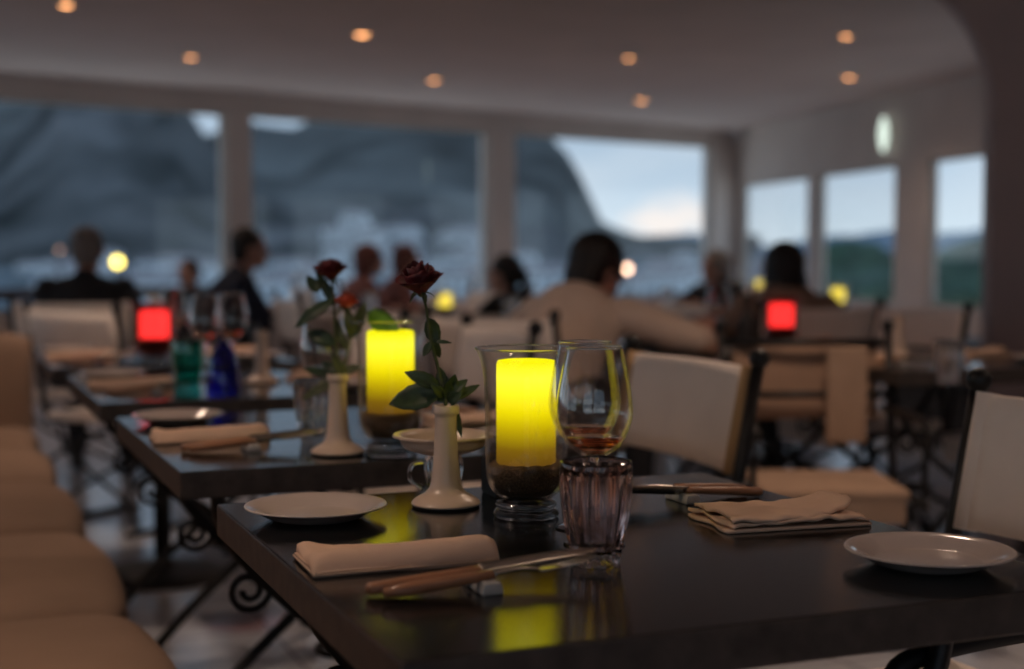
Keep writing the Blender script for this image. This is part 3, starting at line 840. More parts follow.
def make_napkin(seed):
    def mk(label):
        bm = bmesh.new(); nu, nv = 30, 22; L, Wd = 0.205, 0.115
        def edge(v): return 0.5
        T_, B_ = [], []
        for i in range(nu + 1):
            u = i / nu; tr, br_ = [], []
            for j in range(nv + 1):
                v = j / nv
                y0 = -0.5 * Wd; wdt = Wd * (1 - 0.28 * u)      # fans open towards the left end
                y = y0 + wdt * v + 0.004 * math.sin(u * 5 + seed)
                x = (u - 0.5) * L + 0.010 * (v - 0.5) * (1 - u)
                roll = 0.017 * math.exp(-((v - 0.25) / 0.22) ** 2) * (0.55 + 0.45 * u)
                z = 0.013 + roll + 0.0015 * noise.noise(Vector((x * 60, y * 60, seed)))
                z += 0.012 * max(0, 1 - u * 5) * max(0, v - 0.55) / 0.45
                ed = min(v, 1 - v) * 9; z *= min(1, 0.35 + 0.65 * math.sqrt(min(1, max(ed, 0))))
                eu = min(u, 1 - u) * 14; z *= min(1, 0.75 + 0.25 * math.sqrt(min(1, eu)))
                tr.append(bm.verts.new((x, y, z))); br_.append(bm.verts.new((x, y, 0.0)))
            T_.append(tr); B_.append(br_)
        for G in (T_, B_):
            for A, B in zip(G, G[1:]):
                for j in range(nv): bm.faces.new((A[j], A[j + 1], B[j + 1], B[j]))
        for k in (0, -1):
            for j in range(nv): bm.faces.new((T_[k][j], T_[k][j + 1], B_[k][j + 1], B_[k][j]))
            for i in range(nu): bm.faces.new((T_[i][k], T_[i + 1][k], B_[i + 1][k], B_[i][k]))
        o = tag(link('napkin', bm, M_nap, None, True), label, 'napkin')
        # the under layer of the fold, its rim peeping out along the ends and the front
        bm = bmesh.new()
        q = [(-0.108, -0.060), (0.098, -0.062), (0.100, 0.022), (-0.104, 0.052)]
        prism(bm, q, 0.0005, 0.0065); bmesh.ops.bevel(bm, geom=list(bm.edges), offset=0.002, segments=2, affect='EDGES')
        link('under_fold', bm, M_nap, o, True)
        return o
    return Kind(mk)
naps = make_napkin(1.0)
def make_flat_napkin(label):
    o = None
    for k in range(3):
        bm = bmesh.new(); nu, nv = 26, 14; T_, B_ = [], []
        for i in range(nu + 1):
            u = i / nu; a, b_ = [], []
            for j in range(nv + 1):
                v = j / nv
                x = (0.5 - u) * (0.196 - 0.006 * k) ; near = 1.0 if k < 2 else 1.0 - 0.34 * u ** 2.2
                y = -0.062 + 0.124 * v * near + 0.004 * k * math.sin(3 * u)
                z = 0.0052 * k + 0.0005 + (0.005 * noise.noise(Vector((x * 45, y * 45, k))) + 0.002) * (k > 0)
                if k == 2: z += 0.009 * max(0, u - 0.72) ** 2 / 0.0784 + 0.004 * math.sin(PI * v)
                if k == 1: z += 0.003 * math.sin(PI * u)
                x += 0.006 * math.sin(9 * v + k * 2) * (1 - u) * 0.6
                a.append(bm.verts.new((x, y, z + 0.0040))); b_.append(bm.verts.new((x, y, z)))
            T_.append(a); B_.append(b_)
        for G in (T_, B_):
            for A, B in zip(G, G[1:]):
                for j in range(nv): bm.faces.new((A[j], A[j + 1], B[j + 1], B[j]))
        for q in (0, -1):
            for j in range(nv): bm.faces.new((T_[q][j], T_[q][j + 1], B_[q][j + 1], B_[q][j]))
            for i in range(nu): bm.faces.new((T_[i][q], T_[i + 1][q], B_[i + 1][q], B_[i][q]))
        if o is None: o = tag(link('napkin', bm, M_nap, None, True), label, 'napkin')
        else: link('upper_fold' if k == 2 else 'middle_fold', bm, M_nap, o, True)
    return o
flat_naps = Kind(make_flat_napkin)

def make_knife(label):
    o = thing('table_knife', label, 'knife')
    bm = bmesh.new(); prof = [(-0.125, 0.006), (-0.122, 0.0085), (-0.09, 0.0085), (-0.05, 0.0075), (-0.012, 0.0065), (-0.004, 0.0065)]
    tube(bm, [(x, 0, 0) for x, r in prof], [r for x, r in prof], 12)
    for v in bm.verts: v.co.z *= 0.75
    link('handle', bm, M_handle, o, True)
    bm = bmesh.new(); n = 14; up, dn = [], []
    for s in (0.0011, -0.0011):
        row = []
        for i in range(n + 1):
            t_ = i / n; x = -0.006 + 0.136 * t_
            a = 0.0085 * (1 - 0.15 * t_) if t_ < 0.8 else 0.0075 * math.sqrt(max(0, 1 - ((t_ - 0.8) / 0.2) ** 2))
            row.append((bm.verts.new((x, -a, s)), bm.verts.new((x, 0.0065 * (1 - t_ ** 6 * 0.9), s))))
        up.append(row)
    for row in up:
        for i in range(n): bm.faces.new((row[i][0], row[i + 1][0], row[i + 1][1], row[i][1]))
    for k in (0, 1):
        for i in range(n): bm.faces.new((up[0][i][k], up[0][i + 1][k], up[1][i + 1][k], up[1][i][k]))
    for i in (0, n): bm.faces.new((up[0][i][0], up[0][i][1], up[1][i][1], up[1][i][0]))
    bmesh.ops.remove_doubles(bm, verts=bm.verts, dist=1e-5)
    b_ = link('blade', bm, M_steel, o, True); b_.rotation_euler = (math.radians(55), 0, 0)
    return o
knives = Kind(make_knife)
def make_fork(label):
    o = thing('table_fork', label, 'fork')
    bm = bmesh.new(); tube(bm, [(-0.115, 0, 0), (-0.09, 0, 0), (-0.02, 0, 0), (0.0, 0, 0)], [0.005, 0.0075, 0.006, 0.005], 12); link('handle', bm, M_handle, o, True)
    bm = bmesh.new(); tube(bm, spline([(-0.002, 0, 0), (0.03, 0, 0.001), (0.05, 0, -0.003)], 4), 0.0028, 8)
    box(bm, (0.062, 0, -0.0035), (0.026, 0.021, 0.002), bev=0.0006)
    for k in range(4): tube(bm, [(0.074, -0.009 + 0.006 * k, -0.0035), (0.095, -0.009 + 0.006 * k, -0.002), (0.115, -0.009 + 0.006 * k, 0.003)], [0.0014, 0.0012, 0.0006], 6)
    link('tines', bm, M_steel, o, True)
    return o
forks = Kind(make_fork)
def make_rest(label):
    bm = bmesh.new(); box(bm, (0, 0, 0.005), (0.024, 0.062, 0.010), bev=0.002)
    for v in bm.verts:
        if v.co.z > 0.006: v.co.z += 3.0 * (v.co.y ** 2); v.co.x *= 0.8
    return tag(link('cutlery_rest', bm, M_rest, None, True), label, 'cutlery rest')
rests = Kind(make_rest)

def make_tumbler(label, m=None):
    bm = bmesh.new()
    outer = smoothprof([(0.0, 0.0), (0.024, 0.0), (0.0275, 0.003), (0.030, 0.020), (0.0375, 0.055), (0.0405, 0.085), (0.0405, 0.105), (0.0395, 0.113)], 5)
    inner = smoothprof([(0.0375, 0.113), (0.0378, 0.10), (0.0365, 0.080), (0.034, 0.055), (0.0265, 0.024), (0.018, 0.014), (0.0, 0.012)], 5)
    lathe(bm, outer, 192, flute=16, depth=0.010, flz=(0.002, 0.107))
    lathe(bm, [outer[-1], (0.0385, 0.1145)] + [(r * 0.90 if 0.02 < z < 0.104 else r, z) for r, z in inner], 192)
    bmesh.ops.remove_doubles(bm, verts=bm.verts, dist=1e-6)
    return tag(link('tumbler', bm, m or M_pink, None, True), label, 'glass')
tumb = Kind(make_tumbler)
tumb_clear = Kind(lambda l: make_tumbler(l, M_thick))

def make_wine(label):
    o = thing('wine_glass', label, 'wine glass')
    bm = bmesh.new()
    ou = smoothprof([(0.004, 0.100), (0.012, 0.103), (0.031, 0.118), (0.0435, 0.145), (0.0445, 0.168), (0.0395, 0.200), (0.0325, 0.232)], 5)
    inn = smoothprof([(0.0316, 0.232), (0.0386, 0.200), (0.0436, 0.168), (0.0426, 0.146), (0.030, 0.120), (0.010, 0.107), (0.0, 0.106)], 5)
    lathe(bm, ou + [(0.0322, 0.2328)] + inn, 56); bw = link('bowl', bm, M_bowl, o, True)
    bm = bmesh.new(); tube(bm, [(0.0321 * math.cos(2 * PI * k / 48), 0.0321 * math.sin(2 * PI * k / 48), 0.2325) for k in range(48)], 0.0013, 8, closed=True); link('rim', bm, M_thick, bw, True)
    bm = bmesh.new(); lathe(bm, [(0, 0)] + smoothprof([(0.035, 0.0), (0.035, 0.0015), (0.015, 0.004), (0.0045, 0.012), (0.0035, 0.04), (0.0036, 0.08), (0.006, 0.102)], 5) + [(0, 0.104)], 40); link('stem', bm, M_thick, o, True)
    bm = bmesh.new(); lathe(bm, [(0, 0.1075)] + smoothprof([(0.010, 0.108), (0.028, 0.1205), (0.0335, 0.127)], 4) + [(0, 0.127)], 40); link('wine', bm, M_wine, o, True)
    return o
wine = Kind(make_wine)

def make_hurricane(wax, glass, name, zc=(0.069, 0.2045), sk=1.0):
    def mk(label):
        o = thing(name, label, 'candle holder')
        bm = bmesh.new()
        ou = smoothprof([(0.022, 0.022), (0.038, 0.028), (0.050, 0.045), (0.0535, 0.075), (0.0535, 0.130), (0.0545, 0.170), (0.057, 0.195), (0.0625, 0.213), (0.0665, 0.2195)], 5)
        inn = [(r - 0.0022, z + 0.001) for r, z in reversed(ou)]
        ou = [(r, 0.022 + (z - 0.022) * sk) for r, z in ou]; inn = [(r, 0.022 + (z - 0.022) * sk) for r, z in inn]
        lathe(bm, ou + inn + [(0, 0.024)], 64); g = link('glass_cylinder', bm, glass, o, True)
        bm = bmesh.new(); tube(bm, [(0.0655 * math.cos(2 * PI * k / 48), 0.0655 * math.sin(2 * PI * k / 48), 0.022 + 0.1975 * sk) for k in range(48)], 0.0013, 8, closed=True); link('rim', bm, M_thick if glass is M_clear else glass, g, True)
        bm = bmesh.new(); lathe(bm, [(0, 0.0)] + smoothprof([(0.040, 0.0), (0.043, 0.004), (0.041, 0.009), (0.037, 0.012), (0.040, 0.016), (0.037, 0.021), (0.024, 0.024)], 4) + [(0, 0.024)], 56); link('glass_foot', bm, M_thick, o, True)
        bm = bmesh.new(); lathe(bm, [(0, 0.0255), (0.034, 0.030), (0.047, 0.046), (0.0500, zc[0] - 0.003), (0.046, zc[0] + 0.002), (0.0, zc[0] + 0.003)], 48)
        for v in bm.verts:
            if v.co.z > 0.06: v.co.z += 0.003 * noise.noise(v.co * 90)
        link('sand', bm, M_sand, o, True)
        bm = bmesh.new(); lathe(bm, [(0, zc[0]), (0.0385, zc[0]), (0.0388, zc[0] + 0.006), (0.0388, zc[1] - 0.0065), (0.037, zc[1] - 0.001), (0.032, zc[1]), (0.025, zc[1] - 0.0045), (0, zc[1] - 0.0055)], 48)
        bmesh.ops.translate(bm, vec=(0, 0, -zc[0]), verts=bm.verts)
        cnd = link('candle', bm, wax, o, True); cnd.location = (0, 0, zc[0])
        return o
    return Kind(mk)
hur = make_hurricane(M_wax, M_clear, 'hurricane_candle')
hurf = make_hurricane(M_wax2, M_clear, 'hurricane_candle', (0.069, 0.15), 0.75)
hurr = make_hurricane(M_waxr, M_redg, 'red_candle_glass', (0.070, 0.145), 0.72)

def make_vase(label):
    bm = bmesh.new()
    pr = smoothprof([(0.046, 0.003), (0.0465, 0.006), (0.040, 0.012), (0.027, 0.020), (0.0205, 0.032), (0.0175, 0.060), (0.0150, 0.100), (0.0150, 0.124)], 5)
    pr = [(0, 0.003)] + pr + [(0.0178, 0.126), (0.0182, 0.129), (0.0182, 0.136), (0.0172, 0.138), (0.0130, 0.138), (0.0118, 0.134), (0.0105, 0.06), (0, 0.055)]
    lathe(bm, pr, 48); o = tag(link('vase', bm, M_vase, None, True), label, 'vase')
    bm = bmesh.new(); lathe(bm, [(0, 0), (0.044, 0), (0.0455, 0.0015), (0.0455, 0.0045), (0, 0.0045)], 40); link('felt_foot', bm, M_dark, o, True)
    return o
vases = Kind(make_vase)

# roses
def leaf(bm, base, tip, w, up=Vector((0, -1, 0.3)), curl=0.15, mi=0):
    base, tip = Vector(base), Vector(tip); d = tip - base; L = d.length; d.normalize()
    s = d.cross(up).normalized(); nrm = s.cross(d).normalized()
    rows = []; n = 9
    for i in range(n + 1):
        t_ = i / n; ww = w / 2 * math.sin(PI * t_ ** 0.8) ** 0.75 if 0 < t_ < 1 else 0.0006
        c = base + d * L * t_ + nrm * (curl * L * math.sin(PI * t_))
        serr = 1 + 0.08 * (i % 2)
        rows.append([bm.verts.new(c + s * ww * k * serr + nrm * (abs(k) * ww * 0.35) + nrm * o_) for o_ in (0.0, 0.0007) for k in (-1, -0.5, 0, 0.5, 1)])
    for A, B in zip(rows, rows[1:]):
        for k in range(4):
            bm.faces.new((A[k], A[k + 1], B[k + 1], B[k])); bm.faces.new((A[k + 5], B[k + 5], B[k + 6], A[k + 6]))
        bm.faces.new((A[0], B[0], B[5], A[5])); bm.faces.new((A[4], A[9], B[9], B[4]))
    for R_ in (rows[0], rows[-1]):
        for k in range(4): bm.faces.new((R_[k], R_[k + 5], R_[k + 6], R_[k + 1]))
def bloom(bm, c, r, axis, seed=0, open_=1.0):
    """layered cupped petals around the axis"""
    rn = random.Random(seed); axis = Vector(axis).normalized()
    q = Vector((0, 0, 1)).rotation_difference(axis).to_matrix()
    k = 0
    for layer, (cnt, rad, h, fl) in enumerate(((3, 0.22, 1.35, -0.12), (4, 0.38, 1.45, -0.05), (5, 0.56, 1.45, 0.04), (5, 0.72, 1.25, 0.20 * open_), (4, 0.80, 0.95, 0.55 * open_))):
        for i in range(cnt):
            a0 = 2 * PI * i / cnt + layer * 0.7 + rn.uniform(-0.15, 0.15); span = 2 * PI / cnt * 0.78
            hh_ = h * rn.uniform(0.85, 1.1); rows = []
            for j in range(6):
                t_ = j / 5; row = []
                for o_ in (0, 0.03):
                    for m_ in range(7):
                        s_ = (m_ / 6 - 0.5) * 2; a = a0 + s_ * span * (0.35 + 0.65 * math.sin(PI * (0.15 + 0.6 * t_)))
                        rr = rad * (0.25 + 0.75 * math.sin(PI / 2 * min(1, t_ * 1.3))) + fl * t_ ** 2.5 + o_
                        z = hh_ * 1.15 * t_ * (1 - 0.14 * s_ * s_ * t_) - 0.18 * fl * t_ ** 4 + 0.03 * rn.uniform(-1, 1)
                        row.append(bm.verts.new(Vector(c) + q @ (Vector((rr * math.cos(a), rr * math.sin(a), z)) * r)))
                rows.append(row)
            for A, B in zip(rows, rows[1:]):
                for m_ in range(6):
                    bm.faces.new((A[m_], A[m_ + 1], B[m_ + 1], B[m_])); bm.faces.new((A[m_ + 7], B[m_ + 7], B[m_ + 8], A[m_ + 8]))
                bm.faces.new((A[0], B[0], B[7], A[7])); bm.faces.new((A[6], A[13], B[13], B[6]))
            for m_ in range(6): bm.faces.new((rows[-1][m_], rows[-1][m_ + 1], rows[-1][m_ + 8], rows[-1][m_ + 7]))
def rose(label, vloc, px0, Y, stem, flower, leaves, petal=M_petal, lm=M_leaf, mtwig=None, seed=1, group=None):
    """pixel sketch -> plant standing at distance Y above the vase mouth (local x right, z up)"""
    o = thing('rose', label, 'rose', tuple(vloc), 0, group)
    k = Y / F
    def P(px, py, y=0.0): return Vector(((px - px0) * k, y, CAM_H - (py - HORIZON) * k - vloc[2]))
    bm = bmesh.new(); sp3 = spline([(0, 0.0, 0.068)] + [P(*q) for q in stem], 5); tube(bm, sp3, [0.0026 - 0.0008 * i / len(sp3) for i in range(len(sp3))], 8)
    for q in (0.3, 0.55, 0.8):      # thorns
        c = sp3[int(q * len(sp3))]; tube(bm, [c, c + Vector((0.003, 0, 0.001)), c + Vector((0.006, 0, 0.0))], [0.0014, 0.0009, 0.0002], 5)
    link('stem', bm, M_stem, o, True)
    if flower:
        (fx, fy), r, ax = flower
        c = P(fx, fy); bm = bmesh.new(); bloom(bm, c, r, ax, seed); link('flower', bm, petal, o, True)
        bm = bmesh.new()
        for i in range(5):
            a = 2 * PI * i / 5; leaf(bm, c, c + Vector((0.018 * math.cos(a), 0.018 * math.sin(a), -0.006 - 0.008 * (i % 2))), 0.006, Vector((0, 0, 1)))
        vs = bmesh.ops.create_uvsphere(bm, u_segments=10, v_segments=8, radius=0.0055)['verts']; bmesh.ops.translate(bm, vec=c, verts=vs)
        link('sepals', bm, M_stem, o, True)
    for i, lf in enumerate(leaves):
        (bx, by), (tx, ty), w = lf[:3]; m_ = lf[3] if len(lf) > 3 else lm
        dy = ((i * 37) % 7 - 3) * 0.004
        bm = bmesh.new(); leaf(bm, P(bx, by), P(tx, ty, dy), w * k, Vector((0.2 * ((i % 3) - 1), -1, 0.35)), 0.1 * (1 if i % 2 else -1))
        link('leaf', bm, m_, o, True)
    return o

# ---- front table
cA = C['a0']
p = tp(cA, -0.281, 0.254); plates.put(tuple(p), 0, 'white side plate at the back left of the front table', 'side plates')
p = tp(cA, 0.272, -0.272); plates.put(tuple(p), 0.4, 'white side plate at the front right corner of the front table', 'side plates')
p = tp(cA, -0.262, -0.022); naps.put(tuple(p), TA, 'rolled tan napkin left on the front table, before the vase', 'folded napkins')
p = tp(cA, 0.262, 0.012); flat_naps.put(tuple(p), TA + PI - 0.10, 'folded tan napkin at the right of the front table, behind the plate', 'folded napkins')
def cutlery(key, side, where, z=TT):
    """a knife and a fork whose necks lie on a small rest"""
    c = C[key]; s = side; rz = TA + (0 if s > 0 else PI)
    rests.put(tuple(tp(c, -0.222 * s, -0.190 * s)), rz, 'small pale cutlery rest ' + where, 'cutlery rests')
    for kind, dy, nm in ((knives, 0.012, 'knife with brown handle '), (forks, -0.014, 'fork with brown handle ')):
        q = tp(c, -0.216 * s, (-0.190 + dy) * s, z + 0.0175)
        o = kind.put(tuple(q), rz, nm + where, 'table cutlery'); o.rotation_euler = (0, math.radians(-4 if kind is knives else -5) * -1 * -1, rz)
        # resting on the handle end: pitch so that the handle's butt touches the table
        o.rotation_euler = (0, math.radians(-4.6), rz)
cutlery('a0', 1, 'at the front left of the nearest table')
cutlery('a0', -1, 'beside the right napkin on the nearest table')
hur.put(tuple(tp(cA, -0.023, 0.167)), 0.3, 'hurricane glass with yellow candle on the front table, beside wine glasses', 'yellow hurricane candles')
VA = tp(cA, -0.095, 0.276)
vases.put(tuple(VA), 0, 'slender cream bud vase on the front table holding one red rose', 'bud vases')
rose('single dark red rose in the front table bud vase', VA, 446, VA.y, [(446, 405), (441, 380), (437, 362), (431, 340), (428, 318), (426, 304), (422, 292)],
     ((422, 293), 0.0240, (-0.12, -0.25, 1)),
     [((441, 390), (390, 404), 27), ((440, 388), (405, 372), 15), ((429, 318), (438, 348), 16), ((434, 338), (440, 358), 9), ((431, 342), (424, 356), 8), ((436, 342), (452, 343), 4),
      ((444, 393), (440, 368), 13), ((444, 398), (431, 382), 10), ((448, 400), (456, 374), 14), ((450, 398), (468, 380), 12), ((450, 399), (480, 386), 10), ((449, 402), (463, 392), 12), ((452, 402), (462, 438), 8), ((447, 402), (436, 396), 9), ((448, 400), (449, 380), 11)], seed=4)
p0 = at(588, 531, TT); p0 = Vector((0.0915, 1.765, TT)); wine.put((0.0900, 1.756, TT), 0, 'wine glass standing behind, partly hidden by the nearer wine glass', 'wine glasses')
wine.put((0.0965, 1.655, TT), 0, 'nearer wine glass, right behind the ribbed tumbler', 'wine glasses')
tumb.put((0.0925, 1.553, TT), 0.1, 'ribbed rose tinted tumbler in front of the two wine glasses', 'ribbed tumblers')

# footed ribbed dish and black box at the back edge of the front table
o = thing('footed_dish', 'low ribbed glass dish with tan rim, behind the front bud vase', 'dish', tuple(tp(cA, -0.072, 0.350)))
bm = bmesh.new(); lathe(bm, [(0, 0.0)] + smoothprof([(0.028, 0), (0.030, 0.004), (0.026, 0.02), (0.028, 0.045), (0.024, 0.06)], 4) + [(0, 0.06)], 96, flute=12, depth=0.006, flz=(0.003, 0.058)); link('ribbed_foot', bm, M_thick, o, True)
bm = bmesh.new(); lathe(bm, [(0, 0.060)] + smoothprof([(0.03, 0.061), (0.055, 0.070), (0.062, 0.082), (0.072, 0.086)], 4) + smoothprof([(0.070, 0.089), (0.058, 0.086), (0.048, 0.074), (0.03, 0.066)], 4) + [(0, 0.065)], 56); link('bowl', bm, M_vase, o, True)
bm = bmesh.new(); tube(bm, spline([(-0.028, -0.006, 0.050), (-0.044, -0.006, 0.046), (-0.047, -0.006, 0.026), (-0.030, -0.006, 0.012)], 6), 0.003, 8); link('loop_handle', bm, M_thick, o, True)
o = thing('condiment_box', 'small black open box at the back edge of the front table, right of the vase', 'box', tuple(tp(cA, 0.028, 0.335)), TA)
bm = bmesh.new(); box(bm, (0, 0, 0.004), (0.075, 0.055, 0.008), bev=0.001)
for x, y, sx, sy in ((-0.036, 0, 0.004, 0.056), (0.036, 0, 0.004, 0.056), (0, -0.026, 0.072, 0.004), (0, 0.026, 0.072, 0.004)): box(bm, (x, y, 0.028), (sx, sy, 0.048))
link('box_body', bm, M_dark, o)
bm = bmesh.new()
for i in range(7): box(bm, (-0.028 + i * 0.0095, 0, 0.034), (0.007, 0.044, 0.050), bev=0.001)
link('sachets', bm, M_dark, o)

# ---- second table
cB = C['a1']; VB = at(338, 454, TT)
vases.put(tuple(VB), 0, 'slender cream bud vase with two roses on the second table', 'bud vases')
rose('tall dark red rose in the second table vase, with dark drooping leaf', VB, 338, VB.y, [(338, 402), (337, 370), (336, 330), (334, 295), (333, 280)], ((333, 279), 0.0215, (-0.1, -0.2, 1)),
     [((336, 305), (318, 270), 10), ((335, 300), (296, 328), 13), ((320, 292), (308, 276), 12), ((336, 345), (308, 332), 16), ((337, 375), (304, 368), 9), ((336, 382), (302, 400), 9, M_stem), ((338, 372), (322, 362), 10)], seed=8)
rose('coral bud with fresh green leaves in the second table vase', VB + Vector((0.003, 0.004, 0)), 338, VB.y, [(339, 402), (342, 370), (348, 340), (345, 315), (343, 305)], ((344, 308), 0.0155, (0.15, -0.2, 1)),
     [((348, 340), (366, 302), 14, M_stem), ((352, 335), (346, 308), 12, M_stem), ((366, 312), (398, 334), 22, M_leaf2), ((345, 350), (333, 318), 9, M_stem), ((342, 372), (360, 366), 9, M_stem), ((342, 380), (330, 352), 10, M_stem)], petal=M_petal2, seed=12)
q = at(391, 454.5, TT); hur.put(tuple(q), 0.9, 'hurricane glass with yellow candle on the second table', 'yellow hurricane candles', 1.04)
tumb_clear.put(tuple(at(316, 441, TT)), 0.2, 'clear ribbed tumbler left of the twin rose vase', 'clear ribbed tumblers')
wine.put(tuple(tp(cB, -0.045, -0.02)), 0, 'blurred wine glass just behind the twin rose vase', 'wine glasses')
def setting(key, tail, plate=True):
    c = C[key]
    for s, w in ((1, 'the near left side of '), (-1, 'the aisle side of ')):
        (naps if s > 0 else flat_naps).put(tuple(tp(c, -0.262 * s, -0.010 * s)), TA + (0 if s > 0 else PI), 'folded tan napkin on ' + w + tail, 'folded napkins')
        cutlery(key, s, 'on ' + w + tail)
        if plate: plates.put(tuple(tp(c, -0.275 * s, 0.262 * s)), 0, 'white side plate on ' + w + tail, 'side plates')
setting('a1', 'the second table')
setting('a2', 'the third table')
setting('a3', 'the fourth table')
setting('b2', 'the right hand table')
setting('b3', 'the second row table')

# ---- third table: coloured glasses
def make_goblet(m):
    def mk(label):
        bm = bmesh.new(); ou = smoothprof([(0.0, 0), (0.030, 0.0), (0.034, 0.005), (0.031, 0.03), (0.039, 0.08), (0.037, 0.13)], 5)
        lathe(bm, ou + [(0.0355, 0.131)] + smoothprof([(0.034, 0.129), (0.036, 0.08), (0.028, 0.033), (0.0, 0.012)], 5), 40)
        return tag(link('water_goblet', bm, m, None, True), label, 'glass')
    return mk
make_goblet(M_green)('green glass goblet on the third table').location = at(188, 392, TT)
def make_cone(label):
    bm = bmesh.new(); ou = smoothprof([(0.0, 0), (0.040, 0.0), (0.042, 0.004), (0.039, 0.05), (0.028, 0.10), (0.012, 0.128), (0.011, 0.136)], 5)
    lathe(bm, ou + [(0.0095, 0.136), (0.0095, 0.128)] + smoothprof([(0.025, 0.10), (0.036, 0.05), (0.034, 0.01), (0.0, 0.008)], 5), 40)
    return tag(link('blue_bottle', bm, M_blue, None, True), label, 'bottle')
make_cone('small cone shaped blue glass bottle on the third table').location = at(224, 394, TT)
for i, (x, y, lab) in enumerate(((206, 388, 'wine glass between the green goblet and blue bottle'), (232, 385, 'wine glass right of the blue bottle on the third table'))):
    wine.put(tuple(at(x, y - 8, TT)), 0, lab, 'wine glasses')
vases.put(tuple(at(262, 383, TT)), 0, 'bud vase without visible flower, far on the third table', 'bud vases')
hurr.put(tuple(at(155, 364, TT)), 0, 'glowing red candle glass on the fourth table at left', 'red candle glasses', 1.15)
wine.put(tuple(tp(C['a3'], 0.02, -0.16)), 0, 'wine glass right of the red candle on the fourth table', 'wine glasses')
hurr.put(tuple(tp(C['b3'], 0.045, -0.14)), 0, 'glowing red candle glass before the long haired woman', 'red candle glasses', 1.12)
wine.put(tuple(tp(C['b3'], -0.08, 0.10)), 0, 'wine glass left of the red candle in the second row', 'wine glasses')
tumb_clear.put(tuple(at(948, 383, TT)), 0, 'clear tumbler right of the napkin on the right hand table', 'clear ribbed tumblers')
vases.put(tuple(tp(C['b2'], 0.0, 0.1)), 0, 'bud vase without visible flower on the right hand table', 'bud vases')
# ---- far clothed tables
for key, px, py, sc, lab in (('f1', 445, 297, 0.85, 'yellow candle glass far off, behind the single rose'), ('f2', 838, 306, 0.95, 'yellow candle glass far off at right, under the green trees'), ('f6', 760, 304, 0.9, 'small far yellow candle glass left of the long haired woman')):
    c = C[key]; Y = c.y - 0.05; x = (px - 512) / F * Y
    x = max(c.x - 0.3, min(c.x + 0.3, x))
    hurf.put((x, Y, 0.7665), 0, lab, 'far yellow candle glasses', sc)
for i, key in enumerate(('f1', 'f2', 'f3', 'f4', 'f5', 'f6', 'f7')):
    nm = ('the table with the far middle candle', 'the table behind the long haired woman', 'the table of the man in profile', 'the table of the guest by the corner', 'the far left table', 'the table near the window corner', 'the table of the reddish haired guests')[i]
    wine.put(tuple(tp(C[key], -0.2, -0.12, 0.7665)), 0, 'blurred wine glass on ' + nm, 'far wine glasses')
    tumb_clear.put(tuple(tp(C[key], 0.18, -0.18, 0.7665)), 0, 'blurred tumbler on ' + nm, 'far tumblers')

# black bottle on the second row table and cabinet at far right
def make_bottle(label):
    o = thing('oil_bottle', label, 'bottle')
    bm = bmesh.new(); lathe(bm, [(0, 0)] + smoothprof([(0.030, 0), (0.032, 0.004), (0.032, 0.10), (0.026, 0.125), (0.012, 0.145), (0.011, 0.18)], 4) + [(0, 0.18)], 28); link('bottle_body', bm, M_dark, o, True)
    bm = bmesh.new(); lathe(bm, [(0, 0.18), (0.013, 0.18), (0.013, 0.20), (0, 0.202)], 20); link('stopper', bm, M_iron, o, True)
    return o
bot = Kind(make_bottle)
bot.put(tuple(tp(C['b3'], -0.20, -0.30)), 0, 'dark oil bottle on the second row table right of the cream shirted man', 'dark oil bottles')
bot.put(tuple(tp(C['b4'], 0.10, -0.10)), 0, 'dark oil bottle on the table beyond the cream shirted man', 'dark oil bottles')
o = thing('side_cabinet', 'low black side cabinet under the right hand windows', 'cabinet', (2.62, 8.35, 0), math.atan2(u2.y, u2.x) - PI / 2 + PI)
bm = bmesh.new(); box(bm, (0, 0, 0.30), (0.44, 1.0, 0.52), bev=0.006); box(bm, (0, 0, 0.575), (0.48, 1.04, 0.03), bev=0.004); link('cabinet_body', bm, M_dark, o)
for sx in (-1, 1):
    for sy in (-1, 1):
        bm = bmesh.new(); box(bm, (0.18 * sx, 0.44 * sy, 0.02), (0.04, 0.04, 0.04)); link('leg', bm, M_iron, o)
for sy in (-1, 1):
    bm = bmesh.new(); box(bm, (0.225, 0.245 * sy, 0.30), (0.014, 0.46, 0.46), bev=0.003); d_ = link('door', bm, M_dark, o)
    bm = bmesh.new(); tube(bm, [(0.236, 0.05 * sy, 0.26), (0.245, 0.05 * sy, 0.30), (0.236, 0.05 * sy, 0.34)], 0.005, 8); link('handle', bm, M_steel, d_)

# ------------------------------------------------------------------ people
def capsule(bm, p0, r0, p1, r1, seg=14):
    p0, p1 = Vector(p0), Vector(p1); d = (p1 - p0); L = d.length
    if L < 1e-6: d = Vector((0, 0, 1))
    d.normalize(); a = Vector((1, 0, 0)) if abs(d.x) < 0.8 else Vector((0, 1, 0)); u = d.cross(a).normalized(); v = d.cross(u)
    prof = [(-r0 * math.cos(t_), r0 * math.sin(t_)) for t_ in [PI / 2 * k / 4 for k in range(0, 4)]] + [(0, r0), (L, r1)] + [(L + r1 * math.sin(t_), r1 * math.cos(t_)) for t_ in [PI / 2 * k / 4 for k in range(1, 5)]]
    rings = []
    for s, r in prof:
        c = p0 + d * s
        if r < 1e-5: rings.append([bm.verts.new(c)])
        else: rings.append([bm.verts.new(c + (u * math.cos(2 * PI * k / seg) + v * math.sin(2 * PI * k / seg)) * r) for k in range(seg)])
    for A, B in zip(rings, rings[1:]):
        for k in range(seg):
            k2 = (k + 1) % seg
            if len(A) == 1: bm.faces.new((A[0], B[k2], B[k]))
            elif len(B) == 1: bm.faces.new((A[k], A[k2], B[0]))
            else: bm.faces.new((A[k], A[k2], B[k2], B[k]))
